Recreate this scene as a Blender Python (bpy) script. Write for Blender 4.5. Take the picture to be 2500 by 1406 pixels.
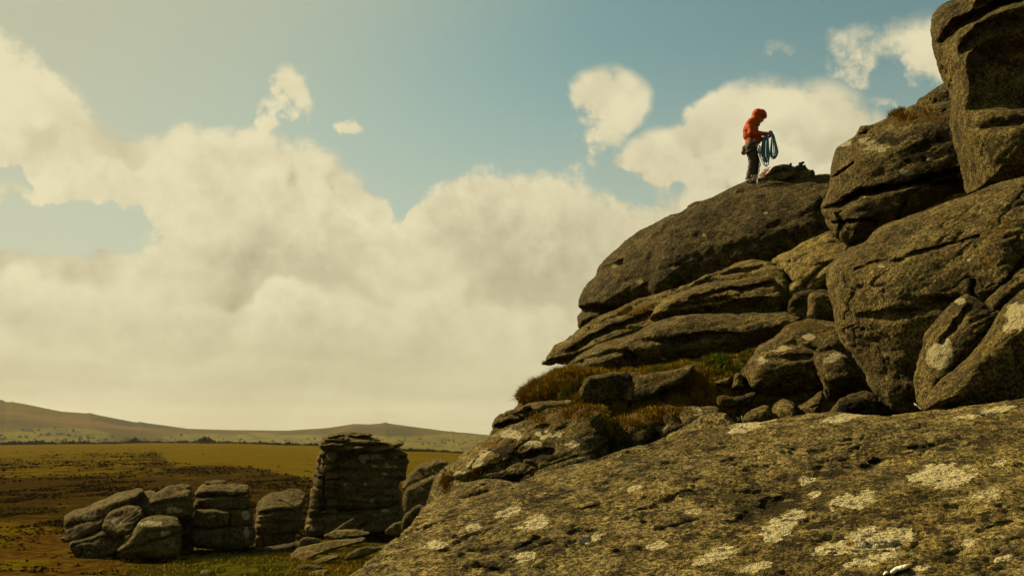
import bpy, math, random, time
import numpy as np
from mathutils import Vector, Matrix

T0 = time.time()
SC = bpy.context.scene
for _o in list(bpy.data.objects):
    bpy.data.objects.remove(_o)
COL = SC.collection
rng = np.random.default_rng(7)

# ---------------------------------------------------------------- camera
EYE = np.array([0.0, 0.0, 5.5])            # eye height above the moor
FPX = 2430.0                               # focal length in photo pixels (35 mm on 36 mm)
CX, CY, HOR = 1250.0, 703.0, 1060.0        # picture centre, horizon row
PITCH = math.atan((HOR - CY) / FPX)
FW = np.array([0, math.cos(PITCH), math.sin(PITCH)])
RT = np.array([1.0, 0, 0])
UP = np.array([0, -math.sin(PITCH), math.cos(PITCH)])
cam = bpy.data.cameras.new('camera')
cam.sensor_width = 36.0
cam.lens = 36.0 * FPX / 2500.0
cam.clip_end = 20000
cam.clip_start = 0.05
cam_o = bpy.data.objects.new('camera', cam)
COL.objects.link(cam_o)
cam_o.location = EYE
cam_o.rotation_euler = (math.pi / 2 + PITCH, 0, 0)
SC.camera = cam_o
SC.render.resolution_x, SC.render.resolution_y = 1024, 575
SC.view_settings.view_transform = 'Standard'
SC.view_settings.look = 'None'
SC.view_settings.gamma = 1
SC.view_settings.use_curve_mapping = False
SC.view_settings.exposure = 1.0

# ---------------------------------------------------------------- sun and sky
SUN = np.array([-0.60, 0.44, 0.67]); SUN /= np.linalg.norm(SUN)
SUN_EL = math.asin(SUN[2]); SUN_AZ = math.atan2(SUN[0], SUN[1])
sl = bpy.data.lights.new('sun', 'SUN')
sl.energy = 5.0
sl.angle = math.radians(0.5)
sl.color = (1.0, 0.83, 0.52)
so = bpy.data.objects.new('sun', sl)
COL.objects.link(so)
so.location = (-30, 20, 60)
so.rotation_euler = Vector(-SUN).to_track_quat('-Z', 'Y').to_euler()


def azel(u, v):
    d = FW + RT * (u - CX) / FPX + UP * (CY - v) / FPX
    d = d / np.linalg.norm(d)
    return math.degrees(math.atan2(d[0], d[1])), math.degrees(math.asin(d[2]))


class NT:
    """tiny node-tree helper"""
    def __init__(self, tree):
        self.t = tree

    def n(self, typ, ins=None, **props):
        nd = self.t.nodes.new(typ)
        for k, v in props.items():
            setattr(nd, k, v)
        for k, v in (ins or {}).items():
            if isinstance(v, bpy.types.NodeSocket):
                self.t.links.new(v, nd.inputs[k])
            else:
                nd.inputs[k].default_value = v
        return nd

    def m(self, op, a, b=0.0, c=0.0, clamp=False):
        return self.n('ShaderNodeMath', {0: a, 1: b, 2: c}, operation=op, use_clamp=clamp).outputs[0]

    def v(self, op, a, b=(0, 0, 0), out=0):
        return self.n('ShaderNodeVectorMath', {0: a, 1: b}, operation=op).outputs[out]

    def mix(self, f, a, b, blend='MIX'):
        nd = self.n('ShaderNodeMix', {0: f, 6: a, 7: b}, data_type='RGBA', blend_type=blend)
        return nd.outputs[2]

    def rng(self, x, a, b, c=0.0, d=1.0, smooth=True):
        nd = self.n('ShaderNodeMapRange', {0: x, 1: a, 2: b, 3: c, 4: d})
        nd.interpolation_type = 'SMOOTHSTEP' if smooth else 'LINEAR'
        return nd.outputs[0]

    def noise(self, vec, scale, detail=5.0, rough=0.55, out=0, dist=0.0):
        return self.n('ShaderNodeTexNoise', {'Vector': vec, 'Scale': scale, 'Detail': detail,
                                             'Roughness': rough, 'Distortion': dist}).outputs[out]


def rgb(r, g, b):
    return (r, g, b, 1.0)


def build_world():
    w = bpy.data.worlds.new('World')
    SC.world = w
    w.use_nodes = True
    t = w.node_tree
    t.nodes.clear()
    W = NT(t)
    tc = t.nodes.new('ShaderNodeTexCoord')
    dv = W.v('NORMALIZE', tc.outputs['Generated'])
    s = W.n('ShaderNodeSeparateXYZ', {0: dv}).outputs
    az = W.m('MULTIPLY', W.m('ARCTAN2', s[0], s[1]), 57.29578)
    el = W.m('MULTIPLY', W.m('ARCSINE', s[2]), 57.29578)
    # puffed, cauliflower-like noise (inverted ridges) and its value a little nearer to the sun
    def puff(vec, scale, detail):
        nd = W.n('ShaderNodeTexNoise', {'Vector': vec, 'Scale': scale, 'Detail': detail, 'Roughness': .54, 'Lacunarity': 2.1, 'Offset': .9, 'Gain': 1.4}, noise_type='RIDGED_MULTIFRACTAL', normalize=False)
        return W.m('MULTIPLY_ADD', nd.outputs[0], -PA, PB)
    PA, PB = .42, 1.0
    wv = W.n('ShaderNodeTexNoise', {'Vector': dv, 'Scale': 7.0, 'Detail': 3.0, 'Roughness': .6}).outputs[1]
    dw = W.v('ADD', dv, W.v('MULTIPLY', W.v('SUBTRACT', wv, (.5, .5, .5)), (.10, .10, .10)))
    n1 = puff(dw, 5.5, 5.0)
    n1s = puff(W.v('ADD', dw, (-0.012, -0.004, 0.020)), 5.5, 4.0)
    n2 = W.noise(dv, 4.6, 3.0, 0.5)
    n4 = W.noise(dv, 46.0, 4.0, 0.62)
    wx = W.m('MULTIPLY', W.m('SUBTRACT', n4, .5), 1.9)
    P = W.n('ShaderNodeCombineXYZ', {0: W.m('ADD', az, W.m('MULTIPLY_ADD', W.m('SUBTRACT', n1s, .6), 3.0, wx)), 1: W.m('ADD', el, W.m('MULTIPLY_ADD', W.m('SUBTRACT', n1, .6), 2.5, wx)), 2: 0.0}).outputs[0]
    # upper edge of the cumulus bank by azimuth (read off the photograph)
    top = [(-110, 135), (0, 122), (60, 135), (105, 150), (140, 195), (205, 225), (240, 262), (285, 322), (335, 332), (400, 335), (450, 318), (580, 330), (640, 322), (740, 333), (800, 350), (850, 378), (905, 430), (950, 492),
           (978, 565), (1006, 575), (1024, 500), (1080, 480), (1130, 458), (1300, 460), (1500, 463), (1548, 478), (1575, 490), (1630, 462), (1740, 438), (1775, 455), (2200, 500), (2500, 480)]
    rp = W.n('ShaderNodeValToRGB', {0: W.rng(W.m('ADD', az, W.m('MULTIPLY', W.m('SUBTRACT', n1s, .5), 3.0)), -31, 31, smooth=False)})
    cr = rp.color_ramp
    pts = [((azel(u, v)[0] + 31) / 62, azel(u, v)[1] / 30) for u, v in top]
    cr.elements[0].position = pts[0][0]; cr.elements[1].position = pts[-1][0]
    for pos, _ in pts[1:-1]:
        cr.elements.new(pos)
    for st, (pos, e) in zip(cr.elements, pts):
        st.position = pos
        st.color = (e, e, e, 1)
    tel = W.m('MULTIPLY', W.n('ShaderNodeSeparateColor', {0: rp.outputs[0]}).outputs[0], 30.0)
    hgt = W.m('SUBTRACT', tel, el)
    D = W.m('MINIMUM', W.m('MULTIPLY', hgt, 0.60), 1.3)
    # single clouds: (u, v, ru, rv, weight)
    for (u, v, ru, rv, wgt) in [(708, 230, 48, 62, .85), (685, 268, 56, 32, .50), (1487, 235, 92, 66, .78), (1468, 300, 50, 50, .30), (872, 292, 24, 13, .26),
                                (1690, 375, 140, 70, .85), (1855, 305, 130, 104, 1.0), (1995, 315, 132, 104, 1.0), (2085, 335, 60, 76, .8),
                                (2145, 270, 34, 20, .42), (2200, 125, 115, 60, .28), (1885, 132, 46, 24, .20), (20, 472, 50, 22, .45)]:
        a, e = azel(u, v)
        k = 57.3 / FPX * 1.12
        nd = W.n('ShaderNodeVectorMath', {0: P, 1: (1 / (ru * k), 1 / (rv * k), 0), 2: (-a / (ru * k), -e / (rv * k), 0)}, operation='MULTIPLY_ADD').outputs[0]
        val = W.m('MULTIPLY_ADD', W.v('DOT_PRODUCT', nd, nd, out=1), -wgt, wgt)
        if (u, v) == (20, 472): small_cloud = val
        else: D = W.m('MAXIMUM', D, val)
    for (u, v, ru, rv) in [(120, 560, 205, 58), (20, 440, 55, 28)]:      # blue gaps
        a, e = azel(u, v)
        k = 57.3 / FPX
        nd = W.n('ShaderNodeVectorMath', {0: P, 1: (1 / (ru * k), 1 / (rv * k), 0), 2: (-a / (ru * k), -e / (rv * k), 0)}, operation='MULTIPLY_ADD').outputs[0]
        D = W.m('MINIMUM', D, W.m('MULTIPLY_ADD', W.v('DOT_PRODUCT', nd, nd, out=1), 1.1, -1.1))
    D = W.m('MAXIMUM', D, small_cloud)
    # the same broken cumulus goes on outside the picture
    outside = W.m('MAXIMUM', W.rng(W.m('ABSOLUTE', az), 28, 36), W.rng(el, 27, 36))
    gen = W.m('ADD', W.m('MULTIPLY', W.m('SUBTRACT', n2, 0.60), 6.0), W.m('MULTIPLY', W.m('SUBTRACT', 7.0, el), .03))
    D = W.m('ADD', W.m('MULTIPLY', W.m('MAXIMUM', D, -1.2), W.m('SUBTRACT', 1.0, outside)), W.m('MULTIPLY', W.m('MAXIMUM', gen, -1.2), outside))
    D = W.m('ADD', D, W.m('MULTIPLY_ADD', W.m('SUBTRACT', n1, 0.60), 2.0, W.m('MULTIPLY', W.m('SUBTRACT', n4, .5), 1.5)))
    mask = W.rng(D, -0.20, 0.50)
    # bright crowns, greyer bellies
    lit = W.m('ADD', 0.95, W.m('MULTIPLY', W.m('SUBTRACT', n1, n1s), 0.62))
    lit = W.m('ADD', lit, W.m('MULTIPLY', W.m('SUBTRACT', n4, .5), .45))
    # ranks of cumulus behind one another: each has a bright crown and a grey belly above the next crown
    wvs = W.n('ShaderNodeSeparateXYZ', {0: wv}).outputs
    tops = W.m('MULTIPLY_ADD', tel, .55, 7.0)
    ph = W.m('MULTIPLY', W.m('LOGARITHM', W.m('DIVIDE', W.m('MAXIMUM', el, .4), tops), 2.718), 1.55)
    ph = W.m('ADD', ph, W.m('MULTIPLY_ADD', W.m('SUBTRACT', wvs[1], .5), 1.7, W.m('MULTIPLY_ADD', W.m('SUBTRACT', n1, .6), -.55, W.m('MULTIPLY_ADD', W.m('SUBTRACT', n4, .5), .5, -.06))))
    fr = W.m('FRACT', ph)
    rank = W.m('MULTIPLY', W.rng(wvs[0], .36, .58), W.rng(el, 3.0, 9.0))
    saw = W.m('MINIMUM', fr, W.m('MULTIPLY', W.m('SUBTRACT', 1.0, fr), 4.0))
    lit = W.m('SUBTRACT', lit, W.m('MULTIPLY', W.m('MULTIPLY', W.rng(saw, .85, .05), W.rng(el, 18.5, 15.0)), W.m('MULTIPLY_ADD', rank, .36, .10)))
    lit = W.m('SUBTRACT', lit, W.m('MULTIPLY', W.rng(D, 0.4, 0.0), 0.10))
    # forward-scattered brightness round the sun
    cosn = W.v('DOT_PRODUCT', dv, tuple(SUN), out=1)
    lit = W.m('ADD', lit, W.m('MULTIPLY', W.m('SUBTRACT', W.rng(cosn, 0.62, 0.98), 0.35), 0.25), clamp=True)
    cloud = W.mix(lit, rgb(3.5, 3.1, 1.75), rgb(7.9, 7.15, 4.65))
    sky = W.n('ShaderNodeTexSky', sky_type='NISHITA', sun_disc=False, sun_elevation=SUN_EL,
              sun_rotation=SUN_AZ, altitude=300, air_density=1.0, dust_density=2.0, ozone_density=1.0).outputs[0]
    skyc = W.mix(1.0, sky, rgb(0.87, 1.05, 0.68), 'MULTIPLY')
    # thin veil of haze near the sun
    veil = W.m('MULTIPLY', W.rng(cosn, 0.60, 0.90), 0.88)
    skyc = W.mix(veil, skyc, rgb(4.9, 4.75, 3.25))
    skyc = W.mix(W.m('MULTIPLY', W.rng(el, 23, 6), .75), skyc, rgb(5.6, 5.4, 3.9))      # the air whitens towards the horizon
    c = W.mix(W.m('MULTIPLY', mask, 0.96), skyc, cloud)
    band = W.noise(W.v('MULTIPLY', dv, (3.0, 3.0, 20.0)), 1.5, 4.0, .55)
    hz = W.mix(W.rng(band, 0.38, 0.64), rgb(4.6, 4.15, 2.35), rgb(5.4, 4.9, 2.95))
    hzf = W.m('MULTIPLY', W.rng(el, 9.5, 0.5), 0.75)
    c = W.mix(hzf, c, hz)
    bg = W.n('ShaderNodeBackground', {0: c, 1: 0.05})
    wo = t.nodes.new('ShaderNodeOutputWorld')
    t.links.new(bg.outputs[0], wo.inputs[0])
    w.cycles.sampling_method = 'MANUAL'
    w.cycles.sample_map_resolution = 256


build_world()

# ---------------------------------------------------------------- helpers: projection, noise, meshing


def ray(u, v):
    u = np.asarray(u, float); v = np.asarray(v, float)
    return FW + RT * ((u - CX) / FPX)[..., None] + UP * ((CY - v) / FPX)[..., None]


def px_at(u, v, d):
    """point at forward distance d along the pixel's ray"""
    return EYE + ray(u, v) * d


def project(P):
    q = P - EYE
    w = np.maximum(q @ FW, 0.05)
    return CX + FPX * (q @ RT) / w, CY - FPX * (q @ UP) / w


def _hash(ix, iy, iz):
    h = (ix.astype(np.uint32) * np.uint32(374761393) + iy.astype(np.uint32) * np.uint32(668265263)
         + iz.astype(np.uint32) * np.uint32(2147483647))
    h = (h ^ (h >> np.uint32(13))) * np.uint32(1274126177)
    h = (h ^ (h >> np.uint32(16))) * np.uint32(2246822519)
    h ^= h >> np.uint32(15)
    return h.astype(np.float32) * np.float32(2.0 / 4294967295.0) - np.float32(1)


def vnoise(P):
    P = np.asarray(P, np.float32)
    i = np.floor(P).astype(np.int32)
    f = P - i
    f = f * f * f * (f * (f * 6 - 15) + 10)
    x, y, z = i[..., 0], i[..., 1], i[..., 2]
    fx, fy, fz = f[..., 0], f[..., 1], f[..., 2]
    def L(a, b, t): return a + (b - a) * t
    c00 = L(_hash(x, y, z), _hash(x + 1, y, z), fx)
    c10 = L(_hash(x, y + 1, z), _hash(x + 1, y + 1, z), fx)
    c01 = L(_hash(x, y, z + 1), _hash(x + 1, y, z + 1), fx)
    c11 = L(_hash(x, y + 1, z + 1), _hash(x + 1, y + 1, z + 1), fx)
    return L(L(c00, c10, fy), L(c01, c11, fy), fz)


def fbm(P, octaves=4, gain=0.5):
    P = np.asarray(P, np.float32)
    a, s, t = 1.0, 0.0, 0.0
    out = np.zeros(P.shape[:-1], np.float32)
    for k in range(octaves):
        out += a * vnoise(P + np.float32(17.3 * k))
        t += a; a *= gain
        P = P * np.float32(2.03)
    return out / t


def sstep(a, b, x):
    t = np.clip((x - a) / (b - a), 0, 1)
    return t * t * (3 - 2 * t)


def surface_net(F, org, h):
    s = F > 0
    nx, ny, nz = F.shape
    cnt = np.zeros((nx - 1, ny - 1, nz - 1), np.int8)
    corners = [(i, j, k) for i in (0, 1) for j in (0, 1) for k in (0, 1)]
    for i, j, k in corners:
        cnt += s[i:nx - 1 + i, j:ny - 1 + j, k:nz - 1 + k]
    act = (cnt > 0) & (cnt < 8)
    idx = np.argwhere(act)
    vid = np.full(act.shape, -1, np.int32)
    vid[act] = np.arange(len(idx), dtype=np.int32)
    vals = np.stack([F[idx[:, 0] + i, idx[:, 1] + j, idx[:, 2] + k] for i, j, k in corners], 1)
    C = np.array(corners, np.float32)
    acc = np.zeros((len(idx), 3), np.float32); num = np.zeros(len(idx), np.float32)
    for a in range(8):
        for b in range(a + 1, 8):
            if np.abs(C[a] - C[b]).sum() != 1:
                continue
            va, vb = vals[:, a], vals[:, b]
            cr = (va > 0) != (vb > 0)
            t = np.where(cr, va / np.where(cr, va - vb, 1), 0)[:, None]
            acc += np.where(cr[:, None], C[a] + t * (C[b] - C[a]), 0)
            num += cr
    V = (idx + acc / num[:, None]) * h + np.asarray(org)
    quads = []
    sx = s[:-1, 1:-1, 1:-1] != s[1:, 1:-1, 1:-1]
    e = np.argwhere(sx)
    for ax in range(3):
        sl0 = [slice(1, -1)] * 3; sl1 = [slice(1, -1)] * 3
        sl0[ax] = slice(0, -1); sl1[ax] = slice(1, None)
        a0 = s[tuple(sl0)]
        e = np.argwhere(a0 != s[tuple(sl1)])
        ins = a0[e[:, 0], e[:, 1], e[:, 2]]
        o = np.ones(3, int); o[ax] = 0
        e = e + o
        b, c = (ax + 1) % 3, (ax + 2) % 3
        def cell(db, dc):
            q = e.copy(); q[:, b] += db; q[:, c] += dc
            return vid[q[:, 0], q[:, 1], q[:, 2]]
        q = np.stack([cell(-1, -1), cell(0, -1), cell(0, 0), cell(-1, 0)], 1)
        q[~ins] = q[~ins][:, ::-1]
        quads.append(q)
    return V.astype(np.float64), np.concatenate(quads)


def mesh_np(name, V, faces, smooth=True):
    """faces: (N,k) int array, or a list of such arrays"""
    me = bpy.data.meshes.new(name)
    fl = faces if isinstance(faces, list) else [faces]
    fl = [np.asarray(f, np.int32) for f in fl if len(f)]
    me.vertices.add(len(V))
    me.vertices.foreach_set('co', np.asarray(V, np.float32).ravel())
    loops = np.concatenate([f.ravel() for f in fl])
    starts, st = [], 0
    for f in fl:
        starts.append(st + np.arange(len(f)) * f.shape[1]); st += f.size
    starts = np.concatenate(starts).astype(np.int32)
    me.loops.add(len(loops)); me.polygons.add(len(starts))
    me.loops.foreach_set('vertex_index', loops)
    me.polygons.foreach_set('loop_start', starts)
    me.update(calc_edges=True)
    me.validate()
    if smooth:
        me.polygons.foreach_set('use_smooth', np.ones(len(me.polygons), bool))
    return me


def vert_normals(me):
    n = np.empty(len(me.vertices) * 3, np.float32)
    me.vertices.foreach_get('normal', n)
    return n.reshape(-1, 3).astype(np.float64)


def set_attr(me, name, vals):
    a = me.attributes.new(name, 'FLOAT', 'POINT')
    a.data.foreach_set('value', np.asarray(vals, np.float32))


def link(name, me, mat=None, parent=None, label=None, cat=None, group=None, kind=None):
    o = bpy.data.objects.new(name, me)
    COL.objects.link(o)
    if mat is not None and me is not None:
        me.materials.append(mat)
    if parent is not None:
        o.parent = parent
    if label: o['label'] = label
    if cat: o['category'] = cat
    if group: o['group'] = group
    if kind: o['kind'] = kind
    return o


def recenter(o, me, V):
    """put the object's origin at the middle of its base"""
    c = np.array([(V[:, 0].min() + V[:, 0].max()) / 2, (V[:, 1].min() + V[:, 1].max()) / 2, V[:, 2].min()])
    me.vertices.foreach_set('co', (V - c).astype(np.float32).ravel())
    me.update()
    o.location = c
    return c


def catmull(pts, n=5):
    P = np.asarray(pts, float)
    N = len(P)
    out = []
    t = np.linspace(0, 1, n, endpoint=False)[:, None]
    for i in range(N):
        p0, p1, p2, p3 = P[i - 1], P[i], P[(i + 1) % N], P[(i + 2) % N]
        m1, m2 = (p2 - p0) * .35, (p3 - p1) * .35
        h00 = 2 * t**3 - 3 * t**2 + 1; h10 = t**3 - 2 * t**2 + t
        h01 = -2 * t**3 + 3 * t**2; h11 = t**3 - t**2
        out.append(h00 * p1 + h10 * m1 + h01 * p2 + h11 * m2)
    return np.concatenate(out)


def seg_dist(A, B, pts, closed):
    """distance from grid points (A,B) to a polyline"""
    pts = np.asarray(pts, float)
    best = np.full(A.shape, 1e9)
    inside = np.zeros(A.shape, bool)
    N = len(pts)
    for i in range(N if closed else N - 1):
        x0, y0 = pts[i]; x1, y1 = pts[(i + 1) % N]
        dx, dy = x1 - x0, y1 - y0
        L = dx * dx + dy * dy + 1e-12
        t = np.clip(((A - x0) * dx + (B - y0) * dy) / L, 0, 1)
        best = np.minimum(best, (A - x0 - t * dx)**2 + (B - y0 - t * dy)**2)
        if closed:
            c = (y0 > B) != (y1 > B)
            with np.errstate(divide='ignore', invalid='ignore'):
                inside ^= c & (A < dx * (B - y0) / (dy if dy else 1e-12) + x0)
    best = np.sqrt(best)
    return np.where(inside, best, -best) if closed else best


def above(U, V, line):
    """pixels by which (U,V) lies above a polyline drawn left to right"""
    l = np.asarray(line, float)
    return np.interp(U, l[:, 0], l[:, 1]) - V


ROCKS = {}


def rock(name, outline, d, n=(-.2, -1, .2), T=1.0, Tb=1.0, R=None, p=2.4, vox=3.5, at=None, relief=None,
         cracks=(), amp=1.0, strata=None, moss=(), lichen=(), dark=(), seed=0, mat=None, tone=0.0,
         label=None, cat=None, group=None, parent=None, grid_round=5, fit=True, kind=None, soft=1.0, pits=0.0, blotch=0.35, tilt=0.0, ragged=.9):
    """A boulder: its outline (photo pixels, on a plane at distance d with normal n) is filled out to a closed
    body with rounded edges, jointed by cracks and roughened; a real solid with front, back and underside."""
    O2 = catmull(outline, grid_round)
    cu, cv = (np.asarray(outline, float).min(0) + np.asarray(outline, float).max(0)) / 2
    if at is None: at = (cu, cv)
    w = np.array(n, float); w /= np.linalg.norm(w)
    ax = np.cross([0, 0, 1.0], w); ax /= np.linalg.norm(ax)
    ay = np.cross(w, ax)
    Op = px_at(at[0], at[1], d)
    def to_local(pts):
        r = ray(np.asarray(pts, float)[:, 0], np.asarray(pts, float)[:, 1])
        t = ((Op - EYE) @ w) / (r @ w)
        X = EYE + r * t[:, None] - Op
        return np.stack([X @ ax, X @ ay], 1)
    L = to_local(O2)
    h = vox * d / FPX
    mpp = d / FPX
    lo, hi = L.min(0) - 3 * h, L.max(0) + 3 * h
    ext = (hi - lo).min()
    if R is None: R = 0.28 * ext
    na, nb = int((hi[0] - lo[0]) / h) + 1, int((hi[1] - lo[1]) / h) + 1
    a = lo[0] + h * np.arange(na); b = lo[1] + h * np.arange(nb)
    A, B = np.meshgrid(a, b, indexing='ij')
    W3 = Op + A[..., None] * ax + B[..., None] * ay
    U, Vv = project(W3)
    e = seg_dist(A, B, L, True)
    wob = fbm(np.stack([A, B, np.full_like(A, seed * 3.7)], -1) / (0.18 * ext + 8 * h), 3)
    e = e + wob * 2.2 * h * soft
    rel = np.zeros_like(A)
    if relief is not None: rel = rel + relief(U, Vv, mpp)
    if len(cracks):
        wx = fbm(np.stack([A, B, np.full_like(A, 5.1 + seed)], -1) / (9 * h), 3) * 2.5 * h
        wy = fbm(np.stack([A, B, np.full_like(A, 9.7 + seed)], -1) / (9 * h), 3) * 2.5 * h
        cmask = np.zeros_like(A)
        for (line, wd, dp) in cracks:
            dist = seg_dist(A + wx, B + wy, to_local(line), False)
            rel = rel - dp * np.exp(-(dist / wd)**2)
    Tf = np.maximum(T + rel, 0.12 * T)
    cmin, cmax = -Tb - 2 * h, Tf.max() + 2 * h
    nc = int((cmax - cmin) / h) + 2
    c = cmin + h * np.arange(nc)
    Aq = np.clip(1 - e / R, 0, None)[..., None].astype(np.float32)
    Tq = np.where(c[None, None, :] > 0, c[None, None, :] / Tf[..., None], -c[None, None, :] / Tb).astype(np.float32)
    g = (Aq**p + Tq**p)**np.float32(1 / p)
    F = (1 - g) * min(R, T)
    V, Q = surface_net(F, (lo[0], lo[1], cmin), h)
    kd = (EYE - Op) / np.linalg.norm(EYE - Op)
    X = Op + V[:, :1] * ax + V[:, 1:2] * ay + V[:, 2:3] * kd
    if fit:                       # keep the true size: scale so that the outline has the photo's extent
        for _ in range(2):
            pu, pv = project(X)
            ou, ov = O2[:, 0], O2[:, 1]
            su = (ou.max() - ou.min()) / (pu.max() - pu.min()); sv = (ov.max() - ov.min()) / (pv.max() - pv.min())
            dep = (X - EYE) @ FW
            c0 = X.mean(0)
            q = X - c0
            X = X + RT * (q @ RT)[:, None] * (su - 1) + UP * (q @ UP)[:, None] * (sv - 1)
            pu, pv = project(X)
            X = X + RT * (((ou.max() + ou.min()) - (pu.max() + pu.min())) / 2 * d / FPX) \
                  - UP * (((ov.max() + ov.min()) - (pv.max() + pv.min())) / 2 * d / FPX)
    me = mesh_np(name, X, Q)
    N = vert_normals(me)
    S = np.float32(seed * 7.13)
    k = amp * (d / 20.0)**0.5
    disp = 0.075 * k * fbm(X / (1.3 * k) + S, 2) + 0.020 * k * fbm(X / (0.33 * k) + S, 2)
    dipx = X @ np.array([.93, 0, .36]); dipz = X @ np.array([-.36, 0, .93]); dipy = X[:, 1]
    Xd = np.stack([dipx / 2.6, dipy / 1.6, dipz], 1)           # joints follow the dip of the beds
    r = np.abs(fbm(Xd / (0.42 * k) + S + 40, 3))
    disp -= 0.050 * k * np.exp(-(r / 0.028)**2) * sstep(-.05, .25, fbm(X / (1.6 * k) + S + 70, 2))
    disp += 0.022 * k * fbm(Xd / (0.12 * k) + S + 5, 2)
    fine = 2.2 * h
    disp += 0.35 * h * fbm(X / fine + S, 2) + 0.45 * h * fbm(X / (3.5 * fine) + S, 2)
    if pits:
        pt = sstep(.16, .42, fbm(Xd / .085 + S, 3)) * sstep(-.2, .25, fbm(X / .6 + S + 31, 2))
        disp -= pits * pt
        disp += pits * .5 * fbm(Xd / .30 + S, 3)
    if strata is not None:
        sv_, lam, sa = strata
        sv_ = np.array(sv_, float); sv_ /= np.linalg.norm(sv_)
        tt = (X @ sv_) / lam + 0.9 * fbm(X / (lam * 3.5) + S, 3)
        fr = tt - np.floor(tt)
        idx = np.floor(tt)
        hsh = np.sin(idx * 12.9898 + seed) * 43758.5453; hsh -= np.floor(hsh)
        groove = np.exp(-(np.minimum(fr, 1 - fr) / 0.10)**2) * sstep(-.25, .35, fbm(X / (lam * 2.2) + S + 11, 2))
        disp += sa * ((hsh - .5) * 0.5 * sstep(0, .12, np.minimum(fr, 1 - fr)) - groove)
    X = X + N * disp[:, None]
    me.vertices.foreach_set('co', X.astype(np.float32).ravel())
    me.update()
    pu, pv = project(X)
    def paint(spots, sc):
        m = np.zeros(len(X))
        for (su_, sv2, ru, rv, st) in spots:
            du_, dv_ = pu - su_, pv - sv2
            dv_ = dv_ + tilt * du_
            q = (du_ / ru)**2 + (dv_ / rv)**2
            m = np.maximum(m, st * np.clip(1.5 - q, 0, 1.3))
        return m
    nz = fbm(X / (14 * mpp) + S + 3, 4)
    nz2 = fbm(X / (36 * mpp) + S + 13, 3)
    for nm, spots in (('moss', moss), ('lichen', lichen), ('dark', dark)):
        m = paint(spots, 1)
        set_attr(me, nm, np.clip(m + (nz * ragged + nz2 * (ragged - .5)) * (m > 0.02), 0, 1.5))
    o = link(name, me, mat or M['granite'], parent, label, cat, group, kind)
    o['tone'] = float(tone); o['blotch'] = float(blotch)
    if parent is None:
        recenter(o, me, X)
    else:
        pl = np.array(parent.location)
        me.vertices.foreach_set('co', (X - pl).astype(np.float32).ravel()); me.update()
    ROCKS[label or name + str(len(ROCKS))] = (X, N, pu, pv)
    return o


def empty(name, loc, label=None, cat=None, group=None):
    o = bpy.data.objects.new(name, None)
    COL.objects.link(o)
    o.location = loc
    o.empty_display_size = 0.2
    if label: o['label'] = label
    if cat: o['category'] = cat
    if group: o['group'] = group
    return o

# ---------------------------------------------------------------- materials
M = {}


def new_mat(name):
    m = bpy.data.materials.new(name)
    m.use_nodes = True
    t = m.node_tree
    t.nodes.clear()
    out = t.nodes.new('ShaderNodeOutputMaterial')
    b = t.nodes.new('ShaderNodeBsdfPrincipled')
    t.links.new(b.outputs[0], out.inputs[0])
    M[name] = m
    return NT(t), b


def simple(name, col, rough=0.7, var=0.25, scale=6.0, metal=0.0, bump=0.0, spec=0.3):
    T, b = new_mat(name)
    pos = T.n('ShaderNodeNewGeometry').outputs['Position']
    n = T.noise(pos, scale, 4.0)
    f = T.rng(n, 0.3, 0.7, 1 - var, 1 + var)
    c = T.mix(1.0, rgb(*col), T.n('ShaderNodeCombineXYZ', {0: f, 1: f, 2: f}).outputs[0], 'MULTIPLY')
    T.t.links.new(c, b.inputs['Base Color'])
    b.inputs['Roughness'].default_value = rough
    b.inputs['Metallic'].default_value = metal
    b.inputs['Specular IOR Level'].default_value = spec
    if bump:
        bp = T.n('ShaderNodeBump', {'Height': T.noise(pos, scale * 4, 3.0), 'Strength': 0.6, 'Distance': bump})
        T.t.links.new(bp.outputs[0], b.inputs['Normal'])
    return M[name]


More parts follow.
